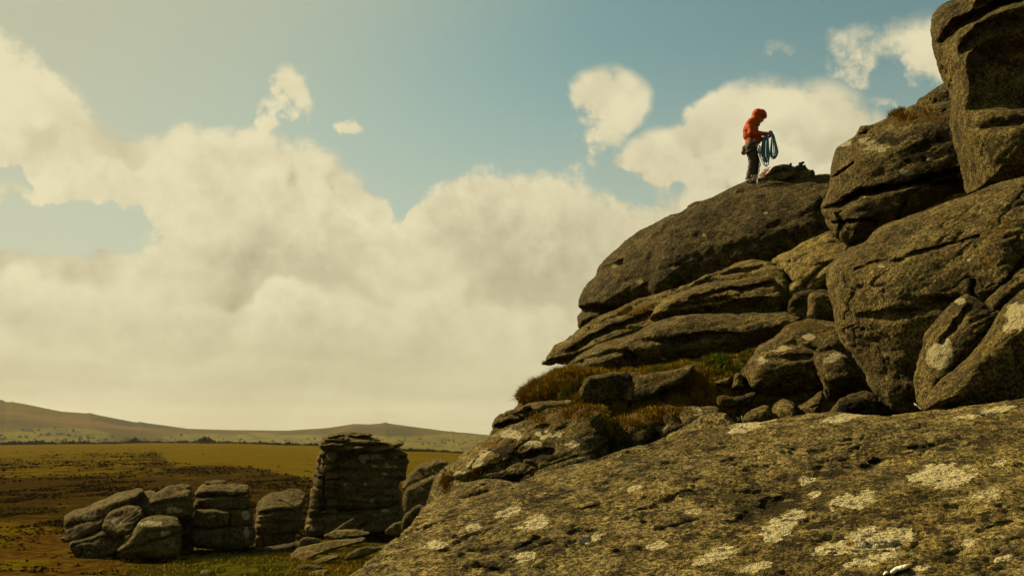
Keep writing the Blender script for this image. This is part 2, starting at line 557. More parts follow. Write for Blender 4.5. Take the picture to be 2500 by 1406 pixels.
def granite():
    T, b = new_mat('granite')
    pos = T.n('ShaderNodeNewGeometry').outputs['Position']
    at = lambda nm, ty='GEOMETRY': T.n('ShaderNodeAttribute', attribute_name=nm, attribute_type=ty).outputs['Fac']
    tone = at('tone', 'OBJECT')
    rr = T.n('ShaderNodeVectorRotate', {'Vector': pos, 'Angle': math.radians(-20)}, rotation_type='Y_AXIS').outputs[0]
    n1 = T.noise(pos, 1.1, 4.0, .6)
    n2 = T.noise(T.v('ADD', pos, (31, 7, 3)), 6.5, 5.0, .66)
    n3 = T.noise(pos, 38.0, 3.0, .7)
    f = T.m('ADD', T.m('MULTIPLY', n1, .38), T.m('MULTIPLY', n2, .62))
    base = T.n('ShaderNodeValToRGB', {0: T.rng(f, .35, .66, smooth=False)})
    cr = base.color_ramp
    cr.elements[0].color = rgb(.022, .0155, .0034); cr.elements[0].position = 0.0
    cr.elements[1].color = rgb(.165, .120, .034); cr.elements[1].position = 1.0
    e = cr.elements.new(.42); e.color = rgb(.068, .048, .0115)
    c = base.outputs[0]
    c = T.mix(T.m('MULTIPLY', T.rng(T.noise(T.v('ADD', pos, (9, 3, 55)), 1.7, 3.0, .6), .50, .64), .28), c, rgb(.082, .067, .022))      # grey-green crust
    # crystals and pits
    sp = T.rng(n3, .36, .62, .40, 1.55)
    c = T.mix(1.0, c, T.n('ShaderNodeCombineXYZ', {0: sp, 1: sp, 2: sp}).outputs[0], 'MULTIPLY')
    # black crustose lichen
    nb = T.noise(T.v('ADD', pos, (3, 71, 13)), 3.8, 4.0, .68)
    c = T.mix(T.m('MULTIPLY', T.rng(nb, .54, .62), .65), c, rgb(.016, .012, .0035))
    # coarse feldspar speckle, pale lichen rosettes and larger patches
    mid = T.n('ShaderNodeTexNoise', {'Vector': pos, 'Scale': 19.0, 'Detail': 4.0, 'Roughness': .68})
    vo = T.n('ShaderNodeTexVoronoi', {'Vector': T.v('ADD', pos, T.v('MULTIPLY', mid.outputs[1], (.12, .12, .12))), 'Scale': 4.0})
    vr = T.n('ShaderNodeSeparateColor', {0: vo.outputs['Color']}).outputs
    ros = T.m('MULTIPLY', T.rng(vo.outputs['Distance'], T.m('MULTIPLY', vr[0], .16), T.m('MULTIPLY_ADD', vr[0], .16, -.05)), T.rng(vr[1], .55, .6))
    mv = T.m('SUBTRACT', mid.outputs[0], .5)
    ms = T.rng(mid.outputs[0], .36, .64, .72, 1.32)
    c = T.mix(1.0, c, T.n('ShaderNodeCombineXYZ', {0: ms, 1: ms, 2: ms}).outputs[0], 'MULTIPLY')
    pl = T.rng(T.m('MULTIPLY_ADD', mv, .9, at('lichen')), .48, .60)
    lm = T.m('MAXIMUM', T.m('MULTIPLY', ros, .45), pl)
    lc = T.mix(n2, rgb(.20, .160, .066), rgb(.40, .340, .165))
    lc = T.mix(T.rng(n3, .5, .64), lc, rgb(.10, .078, .033))
    c = T.mix(lm, c, lc)
    # moss: gold-brown to green
    mc = T.mix(T.rng(n2, .40, .60), rgb(.135, .066, .006), rgb(.050, .052, .006))
    mc = T.mix(T.rng(n3, .40, .58), rgb(.040, .018, .003), mc)
    mm = T.rng(T.m('MULTIPLY_ADD', mv, 1.1, at('moss')), .42, .66)
    c = T.mix(mm, c, mc)
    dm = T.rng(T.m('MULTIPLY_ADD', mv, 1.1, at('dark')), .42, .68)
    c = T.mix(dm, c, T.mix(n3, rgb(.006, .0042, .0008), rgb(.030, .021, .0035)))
    bl = T.noise(T.v('MULTIPLY', rr, (.45, .8, 1.0)), 11.0, 4.0, .66)
    c = T.mix(T.m('MULTIPLY', T.rng(bl, .575, .64), at('blotch', 'OBJECT')), c, rgb(.012, .008, .002))
    c = T.mix(T.m('MULTIPLY', T.rng(bl, .44, .36), T.m('MULTIPLY', at('blotch', 'OBJECT'), .65)), c, rgb(.175, .132, .048))
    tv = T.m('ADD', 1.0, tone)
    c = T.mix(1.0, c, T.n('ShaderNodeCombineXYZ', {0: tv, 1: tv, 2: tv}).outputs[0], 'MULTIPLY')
    T.t.links.new(c, b.inputs['Base Color'])
    b.inputs['Roughness'].default_value = .93
    b.inputs['Specular IOR Level'].default_value = .06
    h = T.m('ADD', T.m('MULTIPLY', T.noise(T.v('MULTIPLY', rr, (.7, .9, 1.0)), 24.0, 4.0, .70), .085), T.m('MULTIPLY', n3, .022))
    bp = T.n('ShaderNodeBump', {'Height': h, 'Strength': 1.0, 'Distance': 1.0})
    T.t.links.new(bp.outputs[0], b.inputs['Normal'])


granite()


def turf():
    T, b = new_mat('turf')
    pos = T.n('ShaderNodeNewGeometry').outputs['Position']
    at = lambda nm: T.n('ShaderNodeAttribute', attribute_name=nm).outputs['Fac']
    n1 = T.noise(pos, .22, 6.0, .6); n2 = T.noise(pos, 1.6, 6.0, .65); n3 = T.noise(pos, .035, 5.0, .6)
    gold = T.mix(T.rng(n2, .35, .65), rgb(.052, .036, .0016), rgb(.090, .063, .0035))
    gold = T.mix(T.rng(n3, .45, .62), gold, rgb(.070, .042, .0028))
    gold = T.mix(T.rng(n1, .56, .68), gold, rgb(.034, .024, .002))
    brown = T.mix(T.rng(n2, .36, .62), rgb(.013, .0080, .0012), rgb(.036, .0215, .0034))
    green = T.mix(T.rng(n2, .35, .65), rgb(.024, .024, .0016), rgb(.056, .048, .0036))
    rust = T.mix(T.rng(n2, .38, .62), rgb(.026, .0125, .0018), rgb(.072, .038, .0050))
    hm = T.rng(T.m('ADD', at('heath'), T.m('MULTIPLY_ADD', T.m('SUBTRACT', n2, .5), 1.0, T.m('MULTIPLY', T.m('SUBTRACT', n1, .5), 2.2))), .36, .66)
    c = T.mix(hm, gold, brown)
    rm = T.rng(T.m('ADD', at('rust'), T.m('MULTIPLY', T.m('SUBTRACT', n1, .5), 1.2)), .4, .65)
    c = T.mix(rm, c, rust)
    gm = T.rng(T.m('ADD', at('green'), T.m('MULTIPLY', T.m('SUBTRACT', n1, .5), .8)), .38, .62)
    c = T.mix(gm, c, green)
    T.t.links.new(c, b.inputs['Base Color'])
    b.inputs['Roughness'].default_value = .95
    b.inputs['Specular IOR Level'].default_value = .0
    h = T.m('ADD', T.m('MULTIPLY', n2, .30), T.m('MULTIPLY', T.noise(pos, 7.0, 5.0, .7), .10))
    bp = T.n('ShaderNodeBump', {'Height': h, 'Strength': 1.0, 'Distance': 1.0})
    T.t.links.new(bp.outputs[0], b.inputs['Normal'])


turf()


def hill_mat():
    T, b = new_mat('hillside')
    pos = T.n('ShaderNodeNewGeometry').outputs['Position']
    at = lambda nm: T.n('ShaderNodeAttribute', attribute_name=nm).outputs['Fac']
    p2 = T.v('MULTIPLY', pos, (1, .35, 1.6))
    n1 = T.noise(p2, .006, 6.0, .6); n2 = T.noise(p2, .03, 5.0, .65)
    c = T.mix(T.rng(n1, .40, .60), rgb(.030, .025, .006), rgb(.064, .045, .008))
    c = T.mix(T.rng(at('rust'), .3, .7), c, rgb(.080, .044, .010))
    c = T.mix(T.rng(at('field'), .3, .7), c, T.mix(T.rng(n2, .4, .6), rgb(.092, .072, .008), rgb(.054, .050, .009)))
    c = T.mix(T.m('MULTIPLY', T.rng(n2, .52, .66), .55), c, rgb(.026, .026, .008))
    T.t.links.new(c, b.inputs['Base Color'])
    b.inputs['Roughness'].default_value = 1.0
    b.inputs['Specular IOR Level'].default_value = .0


hill_mat()


def blade_mat(name, c0, c1, c2):
    T, b = new_mat(name)
    t = T.n('ShaderNodeAttribute', attribute_name='tint').outputs['Fac']
    c = T.mix(T.rng(t, 0.0, .55, smooth=False), rgb(*c0), rgb(*c1))
    c = T.mix(T.rng(t, .55, 1.0, smooth=False), c, rgb(*c2))
    T.t.links.new(c, b.inputs['Base Color'])
    b.inputs['Roughness'].default_value = .9
    b.inputs['Specular IOR Level'].default_value = .0


blade_mat('grass', (.150, .068, .006), (.280, .180, .016), (.068, .100, .009))
blade_mat('heather', (.010, .0062, .0012), (.024, .0145, .0026), (.052, .035, .0036))
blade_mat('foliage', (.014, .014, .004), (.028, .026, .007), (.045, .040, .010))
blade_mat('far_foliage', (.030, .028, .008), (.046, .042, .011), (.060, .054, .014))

# ---------------------------------------------------------------- the moor
HEDGE = [(-500, 1090), (-200, 1088.5), (0, 1086), (200, 1083.5), (400, 1081), (600, 1083.5), (780, 1088), (1000, 1101), (1130, 1107), (1300, 1113), (1600, 1120)]
_hu = []
for (u, v) in HEDGE:
    r = ray(u, v); t = -EYE[2] / r[2]; p = EYE + r * t
    _hu.append((math.degrees(math.atan2(p[0], p[1])), math.hypot(p[0], p[1])))
_hu = np.array(_hu)


def r_hedge(azd):
    return np.interp(azd, _hu[:, 0], _hu[:, 1], left=480, right=250)


def mound(x, y):
    fx = sstep(-6.5, 1.5, x)
    fy = sstep(48, 26, y) * sstep(-40, -15, y)
    back = 2.5 * sstep(3, 12, x) * sstep(9, 20, y)
    return 4.0 * fx * fy + back * fy


def ground_z(x, y):
    r = np.hypot(x, y)
    azd = np.degrees(np.arctan2(x, y))
    rh = r_hedge(azd)
    P = np.stack([x, y, np.zeros_like(x)], -1)
    z = 0.35 * fbm(P / 30, 3) * sstep(50, 120, r) + 0.12 * fbm(P / 4.0, 3) * sstep(20, 40, r) * sstep(400, 150, r)
    z += mound(x, y)
    # the dip in which the left-hand outcrops stand
    z += 0.25 * sstep(-16, -8, x) * sstep(52, 40, y) * sstep(24, 36, y)
    z -= np.clip(r - rh - 8, 0, None) * 0.09 * sstep(0, 60, r - rh)
    return np.maximum(z, -62)


def polar(azs, rs, zf):
    A, Rr = np.meshgrid(np.radians(azs), rs, indexing='ij')
    x, y = Rr * np.sin(A), Rr * np.cos(A)
    z = zf(x, y)
    V = np.stack([x, y, z], -1).reshape(-1, 3)
    na, nr = len(azs), len(rs)
    i = np.arange(na)[:, None]; j = np.arange(nr - 1)[None, :]
    i2 = (i + 1) % na
    q = np.stack([i * nr + j, i * nr + j + 1, i2 * nr + j + 1, i2 * nr + j], -1).reshape(-1, 4)
    return V, q[:, ::-1]


azs = np.concatenate([np.arange(-34, 12, .22), np.arange(12, 326, 4.0)])
rs = np.concatenate([[.6, 2, 4], np.geomspace(6, 30, 16)[:-1], np.geomspace(30, 130, 150)[:-1], np.geomspace(130, 700, 90)[:-1], np.geomspace(700, 1400, 20)])
GV, GQ = polar(azs, rs, ground_z)
GV = np.vstack([GV, [[0, 0, float(ground_z(np.array([0.0]), np.array([0.0]))[0])]]])
na, nr = len(azs), len(rs)
cap = np.stack([np.full(na, len(GV) - 1), ((np.arange(na) + 1) % na) * nr, np.arange(na) * nr], -1)[:, ::-1]
me = mesh_np('ground', GV, [GQ, cap])
gu, gv = project(GV)
front = GV[:, 1] > 5


def region_fields(u, v):
    top = np.interp(u, [-400, 0, 200, 380, 430, 560, 650, 760, 1000, 1400], [1118, 1112, 1099, 1096, 1133, 1131, 1140, 1166, 1176, 1185])
    bot = np.interp(u, [-400, 0, 150, 400, 1400], [1262, 1272, 1290, 1320, 1320])
    dense = np.interp(u, [-400, 0, 300, 470], [.55, .55, .55, 1.0])
    low = sstep(1150, 1175, v)
    h = sstep(top - 4, top + 12, v) * sstep(bot + 18, bot - 18, v) * np.maximum(dense * .8, low * .95)
    rust = sstep(1235, 1290, v) * .62 * sstep(700, 450, u)
    green = np.maximum(sstep(455, 560, u) * sstep(1318, 1345, v), sstep(1318, 1335, v) * sstep(180, 480, u) * .8) * 1.0
    return h, rust, green


h_, r_, g_ = region_fields(gu, gv)
PP = GV / 6.0
set_attr(me, 'heath', np.where(front, h_, .4) + .25 * fbm(PP * [1, .5, 1], 3))
set_attr(me, 'rust', np.where(front, r_, .3) + .2 * fbm(PP + 9, 3))
set_attr(me, 'green', np.where(front, g_, .3) + .15 * fbm(PP + 19, 3))
link('ground', me, M['turf'], kind='structure', label='rough open moorland of gold grass and brown heather')

# far hills beyond the valley
RIDGE = [(-700, 985), (-400, 962), (-150, 958), (0, 974), (10, 977), (14, 980), (28, 980), (31, 979), (36, 981), (60, 985), (150, 1004), (180, 1006), (208, 1008.5), (220, 1007.5), (236, 1012), (330, 1030), (345, 1029), (352, 1031), (460, 1046),
         (560, 1049), (700, 1050.5), (800, 1044), (846, 1037), (866, 1034), (878, 1034.5), (900, 1035), (930, 1033), (941, 1030), (952, 1033.5), (1000, 1040), (1100, 1053), (1104, 1051.5), (1108, 1053.5), (1190, 1061), (1300, 1066), (1700, 1050), (2100, 1040), (2600, 1055)]
_ra = np.array([azel(u, v) for u, v in RIDGE])


def hill_z(x, y):
    r = np.hypot(x, y); azd = np.degrees(np.arctan2(x, y))
    elr = np.interp(azd, _ra[:, 0], _ra[:, 1], left=1.2, right=.5)
    R = np.interp(azd, [-40, -22, -14, -6, 2, 30], [2500, 2550, 3100, 2750, 2600, 2400], left=2500, right=2500)
    zr = EYE[2] + np.tan(np.radians(elr)) * R
    t = np.clip((r - 1250) / (R - 1250), 0, None)
    z = -60 + (zr + 60) * np.where(t < 1, t**1.15, 1 - .5 * (t - 1))
    P = np.stack([x, y, 0 * x], -1)
    z += (7 * fbm(P / 260, 3)) * sstep(0, .15, t) * sstep(1.0, .85, t)
    z += 14 * np.exp(-((azd + 5.6) / 2.2)**2 - ((t - .38) / .12)**2)
    return z


azs2 = np.concatenate([np.arange(-31, 3, .08), np.arange(3, 329, 3.0)])
HV, HQ = polar(azs2, np.concatenate([np.linspace(1240, 3400, 110), [3900, 4600]]), hill_z)
me = mesh_np('hills', HV, HQ)
hu, hv = project(HV)
ln1 = np.interp(hu, [-400, 0, 150, 330, 420], [985, 1001, 1018, 1040, 1047])
ln2 = np.interp(hu, [-400, 0, 60, 170, 300, 400], [995, 1010, 1016, 1033, 1046, 1049])
nz = fbm(HV / 120, 3)
rust = sstep(-3, 3, hv - ln1 + 3 * nz) * sstep(3, -1, hv - ln2 + 2 * nz) * sstep(430, 330, hu)
rust = np.maximum(rust, .55 * sstep(1055, 1066, hv) * sstep(930, 1020, hu) * sstep(1092, 1078, hv))
fld = np.maximum(sstep(1040, 1050, hv + 6 * nz) * sstep(330, 200, hu), .9 * sstep(1055, 1064, hv + 4 * nz) * sstep(380, 430, hu))
set_attr(me, 'rust', rust); set_attr(me, 'field', fld + .5 * nz * (fld > .05))
link('hills', me, M['hillside'], kind='structure', label='hazy moorland hills with small tors along the ridge')


def tri_cloud(centres, radii, per, size, seed, flat=.7, spike=1.0):
    """leaf-sized triangles spread through ellipsoids; returns vertices, faces, tint"""
    g = np.random.default_rng(seed)
    n = len(centres) * per
    c = np.repeat(centres, per, 0); rr = np.repeat(radii, per, 0)
    d = g.normal(size=(n, 3)); d /= np.linalg.norm(d, axis=1)[:, None]
    d[:, 2] = np.abs(d[:, 2])
    rad = g.uniform(.25, 1.0, n)**.6
    p = c + d * rr * rad[:, None]
    s = np.repeat(size, per) * g.uniform(.6, 1.3, n)
    e1 = g.normal(size=(n, 3)); e1 /= np.linalg.norm(e1, axis=1)[:, None]
    e2 = np.cross(e1, g.normal(size=(n, 3))); e2 /= np.linalg.norm(e2, axis=1)[:, None] + 1e-9
    V = np.stack([p - e1 * s[:, None] * .5, p + e1 * s[:, None] * .5, p + e2 * s[:, None] * spike + d * s[:, None] * .4], 1).reshape(-1, 3)
    return V, np.arange(3 * n).reshape(-1, 3), np.repeat(g.uniform(0, 1, n) * .5 + .5 * rad, 3)


def ground_hit(u, v):
    """where the pixel's ray meets the moor"""
    r = ray(u, v)
    t = -EYE[2] / r[..., 2]
    P = EYE + r * t[..., None]
    P[..., 2] = ground_z(P[..., 0], P[..., 1])
    return P


# hedge along the far edge of the moor
hs = []
uu = np.arange(-480, 1560, 1.6)
vv = np.interp(uu, [p[0] for p in HEDGE], [p[1] for p in HEDGE])
base = ground_hit(uu, vv)
hh = 1.25 + .7 * fbm(np.stack([uu / 16, uu * 0, uu * 0], -1), 3)
hh *= np.interp(uu, [0, 250, 780, 900, 1100], [1.25, 1.1, .95, .7, .55])
hh += 2.4 * np.exp(-((uu - 500) / 9)**2) + 1.2 * np.exp(-((uu - 325) / 8)**2) + 1.0 * np.exp(-((uu - 515) / 8)**2)
V, Fh, tint = tri_cloud(base, np.stack([hh * .55, hh * .55, hh], 1), 12, hh * .55, 3)
me = mesh_np('hedge', V, Fh, smooth=False); set_attr(me, 'tint', tint)
link('hedge', me, M['foliage'], label='long dark boundary hedge along the far edge of the moor', cat='hedge')

# far trees and bushes on the hill slopes: a scatter that nobody could count
g5 = np.random.default_rng(5)
tu = np.concatenate([g5.uniform(-250, 260, 150), g5.uniform(150, 420, 60), g5.uniform(380, 800, 60), g5.uniform(930, 1180, 60)])
tv = np.concatenate([g5.uniform(1045, 1086, 150), g5.uniform(1066, 1084, 60), g5.uniform(1066, 1084, 60), g5.uniform(1072, 1098, 60)])
Hs = HV[(HV[:, 1] > 0)]
su, sv = project(Hs)
pick = [int(np.argmin((su - a)**2 + 4 * (sv - b)**2 + (Hs[:, 1] > 2400) * 400)) for a, b in zip(tu, tv)]
C = Hs[pick] + np.c_[g5.normal(size=(len(pick), 2)) * 12, np.zeros(len(pick))]
C[:, 2] = hill_z(C[:, 0], C[:, 1]) - .4
rad = g5.uniform(1.6, 3.6, len(C))
C = C[::2]; rad = rad[::2]
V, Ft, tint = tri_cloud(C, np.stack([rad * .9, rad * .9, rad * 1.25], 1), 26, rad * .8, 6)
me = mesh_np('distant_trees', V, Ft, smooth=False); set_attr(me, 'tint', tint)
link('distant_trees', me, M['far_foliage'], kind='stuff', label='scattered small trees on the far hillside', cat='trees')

# heather and rough grass tufts on the moor
g6 = np.random.default_rng(6)
N = 130000
uu = g6.uniform(-350, 1200, N); vv = 1093 + (1400 - 1093) * g6.uniform(0, 1, N)**1.25
h, r, g = region_fields(uu, vv)
P = ground_hit(uu, vv)
cl = fbm(P / [9, 14, 9], 3)
cl2 = fbm(P / [2.2, 4.0, 2.2] + 50, 2)
keep = (g6.uniform(0, 1, N) < np.clip(h * .8 + r * .25 + .015, 0, 1) * sstep(-.10, .30, cl + .25 * h) * sstep(-.28, .22, cl2)) & (g < .5)
P = P[keep]; hk = h[keep]
P = P[g6.permutation(len(P))][:60000]
hk = hk[:len(P)]
nb = 6
dist = P[:, 1]
sz = g6.uniform(.10, .42, len(P)) * np.clip(dist / 90, .7, 2.0)
ang = g6.uniform(0, 6.283, (len(P), nb)); lean = g6.uniform(.2, 1.25, (len(P), nb))
bx = np.sin(lean) * np.cos(ang); by = np.sin(lean) * np.sin(ang); bz = np.cos(lean) * .45
tip = P[:, None, :] + np.stack([bx, by, bz], -1) * (sz[:, None] * g6.uniform(.6, 1.2, (len(P), nb)))[..., None]
b0 = P[:, None, :] + np.stack([-np.sin(ang), np.cos(ang), 0 * ang], -1) * (sz[:, None, None] * .28) + np.array([0, 0, -.03])
b1 = P[:, None, :] - np.stack([-np.sin(ang), np.cos(ang), 0 * ang], -1) * (sz[:, None, None] * .28) + np.array([0, 0, -.03])
V = np.stack([b0, b1, tip], 2).reshape(-1, 3)
tint = np.repeat(np.repeat(np.clip(.45 + .35 * fbm(P / 5, 3) + g6.normal(0, .18, len(P)), 0, 1), nb), 3)
me = mesh_np('heather', V, np.arange(len(V)).reshape(-1, 3), smooth=False); set_attr(me, 'tint', tint)
link('heather', me, M['heather'], kind='stuff', label='brown heather and rough tussocks covering the moor', cat='heather')
print('terrain', round(time.time() - T0, 1))

# ---------------------------------------------------------------- the tor: boulders and slabs
def lit_top(line, s, k=0.0, w=10):
    """above the line the face falls back (faces up); k: extra set-back step"""
    def f(U, V, m):
        a = above(U, V, line)
        return -s * np.clip(a, 0, None) * m - k * sstep(0, w, a)
    return f


def add(*fs):
    return lambda U, V, m: sum(f(U, V, m) for f in fs)


def under(line, s):
    def f(U, V, m):
        return -s * np.clip(-above(U, V, line), 0, None) * m
    return f


def bump(u, v, ru, rv, k):
    return lambda U, V, m: k * np.exp(-((U - u) / ru)**2 - ((V - v) / rv)**2)


def stepdown(line, k, w=8):
    """everything below the line stands k metres prouder"""
    return lambda U, V, m: k * sstep(w * .5, -w * .5, above(U, V, line))


# the rock core that carries the tor behind the boulders
rock('bedrock', [(1500, 930), (1560, 760), (1720, 640), (1900, 560), (2060, 470), (2200, 380), (2380, 330), (2650, 300), (2800, 500), (2800, 1050), (2300, 1150), (1900, 1150), (1500, 1120)],
     24.5, n=(-.3, -1, .2), T=.6, Tb=3, R=1.2, vox=9, at=(2100, 700), seed=1, fit=False,
     label='dark bedrock wall in the gaps behind the stacked boulders', cat='rock')

# great domed slab the climber stands on
rock('rock_slab', [(2050, 440), (2022, 424), (1983, 428), (1931, 432), (1880, 436), (1830, 447), (1790, 463), (1752, 479), (1720, 489), (1697, 493), (1676, 503), (1664, 517), (1624, 529), (1577, 555), (1539, 580), (1500, 612), (1471, 637), (1452, 658), (1449, 672), (1430, 698), (1417, 722), (1410, 750), (1418, 760), (1409, 772), (1409, 790), (1418, 806), (1500, 800), (1640, 780), (1800, 720), (1960, 690), (2080, 640), (2100, 520)],
     22.6, n=(-.42, -.82, .30), T=1.7, Tb=1.6, R=1.5, p=2.1, vox=3, at=(1750, 600), seed=2, blotch=.5, strata=((-.30, 0, .95), 1.1, .03),
     relief=add(lit_top([(1400, 740), (1460, 652), (1540, 590), (1630, 548), (1700, 512), (1800, 478), (1870, 450), (2060, 430)], 1.0),
                lambda U, V, m: .12 * sstep(-6, 14, U - np.interp(V, [480, 512, 542, 563, 585, 636, 700, 760], [1790, 1690, 1645, 1632, 1612, 1602, 1596, 1590])) * sstep(1750, 1600, U),
                bump(1640, 690, 30, 60, .15), bump(1560, 640, 30, 60, -.12)),
     cracks=[([(1930, 436), (1855, 452), (1803, 476), (1752, 493), (1684, 514), (1641, 542), (1625, 563)], .06, .16),
             ([(1448, 668), (1480, 655), (1520, 640)], .08, .3), ([(1405, 764), (1440, 756), (1475, 752), (1520, 760)], .10, .5),
             ([(1600, 590), (1596, 640), (1590, 690)], .08, .06), ([(1830, 470), (1770, 492), (1700, 520), (1660, 545)], .06, .16),
             ([(2000, 470), (1985, 520), (1990, 560)], .1, .08)],
     lichen=[(1720, 575, 7, 5, .9), (1562, 688, 8, 5, 1), (1500, 650, 6, 4, 1), (1870, 520, 6, 4, .8), (1645, 655, 8, 4, .7)],
     tone=-.30, label='great dark domed granite slab under the climber', cat='rock')
rock('rock_flake', [(1850, 440), (1858, 434), (1868, 424), (1884, 411), (1903, 403), (1922, 401), (1936, 406), (1946, 416), (1936, 434), (1890, 446), (1858, 450)],
     22.3, n=(-.3, -.7, .55), T=.30, Tb=.6, R=.14, vox=2.0, seed=3, cracks=[([(1862, 434), (1900, 418), (1935, 410)], .03, .1)],
     amp=.5, tone=.25, label='humped rock flake on the slab top beside the climber', cat='rock')
rock('rock_flake', [(1894, 434), (1912, 424), (1934, 417), (1960, 414), (1976, 417), (1988, 426), (1970, 440), (1920, 445)],
     22.25, n=(-.3, -.75, .5), T=.22, Tb=.6, R=.10, vox=2.0, seed=303, amp=.5, tone=.4, label='thin flat rock plate under the black bag', cat='rock')

# mossy dark block wedged behind the pale boulder
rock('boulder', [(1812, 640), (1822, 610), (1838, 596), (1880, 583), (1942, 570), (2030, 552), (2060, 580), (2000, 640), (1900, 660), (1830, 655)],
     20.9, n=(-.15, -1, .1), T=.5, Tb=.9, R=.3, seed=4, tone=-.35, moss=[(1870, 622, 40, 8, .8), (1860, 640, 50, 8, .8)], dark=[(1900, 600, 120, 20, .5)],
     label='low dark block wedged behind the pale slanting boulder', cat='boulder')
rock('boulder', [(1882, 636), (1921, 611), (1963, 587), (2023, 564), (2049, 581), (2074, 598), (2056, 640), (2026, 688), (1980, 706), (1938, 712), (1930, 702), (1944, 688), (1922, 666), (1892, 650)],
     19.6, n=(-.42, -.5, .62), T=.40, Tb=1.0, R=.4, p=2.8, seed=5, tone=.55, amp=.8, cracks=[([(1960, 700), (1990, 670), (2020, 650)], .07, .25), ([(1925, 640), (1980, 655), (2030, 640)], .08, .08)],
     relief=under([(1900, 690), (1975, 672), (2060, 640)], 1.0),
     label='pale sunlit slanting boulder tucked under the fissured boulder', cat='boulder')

# long wedge slabs
rock('rock_slab', [(1325, 888), (1330, 876), (1340, 860), (1356, 843), (1402, 815), (1449, 785), (1505, 760), (1556, 730), (1600, 716), (1641, 704), (1684, 687), (1748, 657), (1790, 644), (1830, 634), (1860, 636), (1889, 645), (1914, 657), (1922, 690), (1925, 730), (1880, 790), (1740, 810), (1600, 830), (1500, 850), (1430, 880), (1395, 893), (1351, 892)],
     20.2, n=(-.28, -.62, .55), T=.50, Tb=1.0, R=.34, p=3, vox=2.8, seed=6, tone=.25, strata=((.28, .1, .95), .34, .075),
     relief=add(under([(1320, 880), (1370, 868), (1430, 850), (1500, 820), (1560, 800), (1700, 760), (1930, 750)], 1.5), under([(1320, 900), (1800, 640), (1860, 660), (1890, 660), (1940, 700)], .0)),
     cracks=[([(1400, 850), (1450, 822), (1500, 800), (1560, 778), (1600, 764)], .06, .22), ([(1560, 735), (1650, 712), (1760, 670), (1860, 650)], .05, .10), ([(1440, 800), (1500, 775), (1540, 752)], .05, .12)],
     moss=[(1545, 760, 55, 9, 1.0), (1590, 748, 30, 8, .8), (1500, 800, 40, 6, .6)],
     label='long wedge slab with a beak-like tip over the drop', cat='rock')
rock('rock_slab', [(1580, 778), (1586, 760), (1616, 734), (1663, 717), (1710, 698), (1769, 684), (1830, 676), (1872, 671), (1889, 684), (1906, 715), (1913, 750), (1860, 764), (1780, 766), (1700, 768), (1641, 780), (1600, 790)],
     19.3, n=(-.3, -.68, .5), T=.42, Tb=.8, R=.26, p=3, vox=2.8, seed=7, tone=.2, strata=((.25, .1, .95), .28, .08),
     relief=under([(1570, 770), (1650, 752), (1740, 738), (1800, 728), (1860, 722), (1920, 725)], 1.8),
     cracks=[([(1690, 728), (1760, 712), (1830, 702), (1880, 692)], .05, .16), ([(1640, 750), (1700, 738), (1780, 730)], .04, .12)],
     moss=[(1600, 782, 30, 8, .5)], label='middle rock slab with layered top lying on the lower wedge', cat='rock')
rock('rock_slab', [(1387, 902), (1390, 891), (1411, 871), (1449, 849), (1492, 828), (1539, 815), (1570, 803), (1607, 785), (1663, 770), (1710, 766), (1812, 764), (1914, 760), (1960, 766), (1950, 800), (1900, 832), (1846, 848), (1791, 873), (1684, 894), (1556, 907), (1492, 923), (1441, 929), (1407, 918)],
     19.0, n=(-.22, -1, .06), T=1.1, Tb=1.0, R=.42, p=2.2, vox=2.8, seed=8, tone=-.05,
     relief=add(lit_top([(1380, 905), (1420, 884), (1480, 850), (1560, 826), (1640, 795), (1700, 782), (1960, 772)], 1.6), under([(1380, 905), (1500, 895), (1700, 850), (1960, 790)], .35)),
     cracks=[([(1410, 890), (1470, 866), (1540, 850), (1556, 868)], .05, .16), ([(1560, 830), (1640, 832), (1720, 820), (1800, 822)], .05, .13), ([(1535, 862), (1552, 866), (1554, 880), (1530, 876)], .05, .25)],
     lichen=[(1620, 876, 8, 5, 1), (1710, 878, 6, 4, 1), (1745, 872, 10, 5, .9), (1460, 866, 16, 6, .6), (1590, 862, 5, 3, 1)],
     moss=[(1540, 818, 45, 5, .7), (1490, 836, 30, 5, .5)],
     label='lower wedge slab with a dark shaded face above the grassy bank', cat='rock')

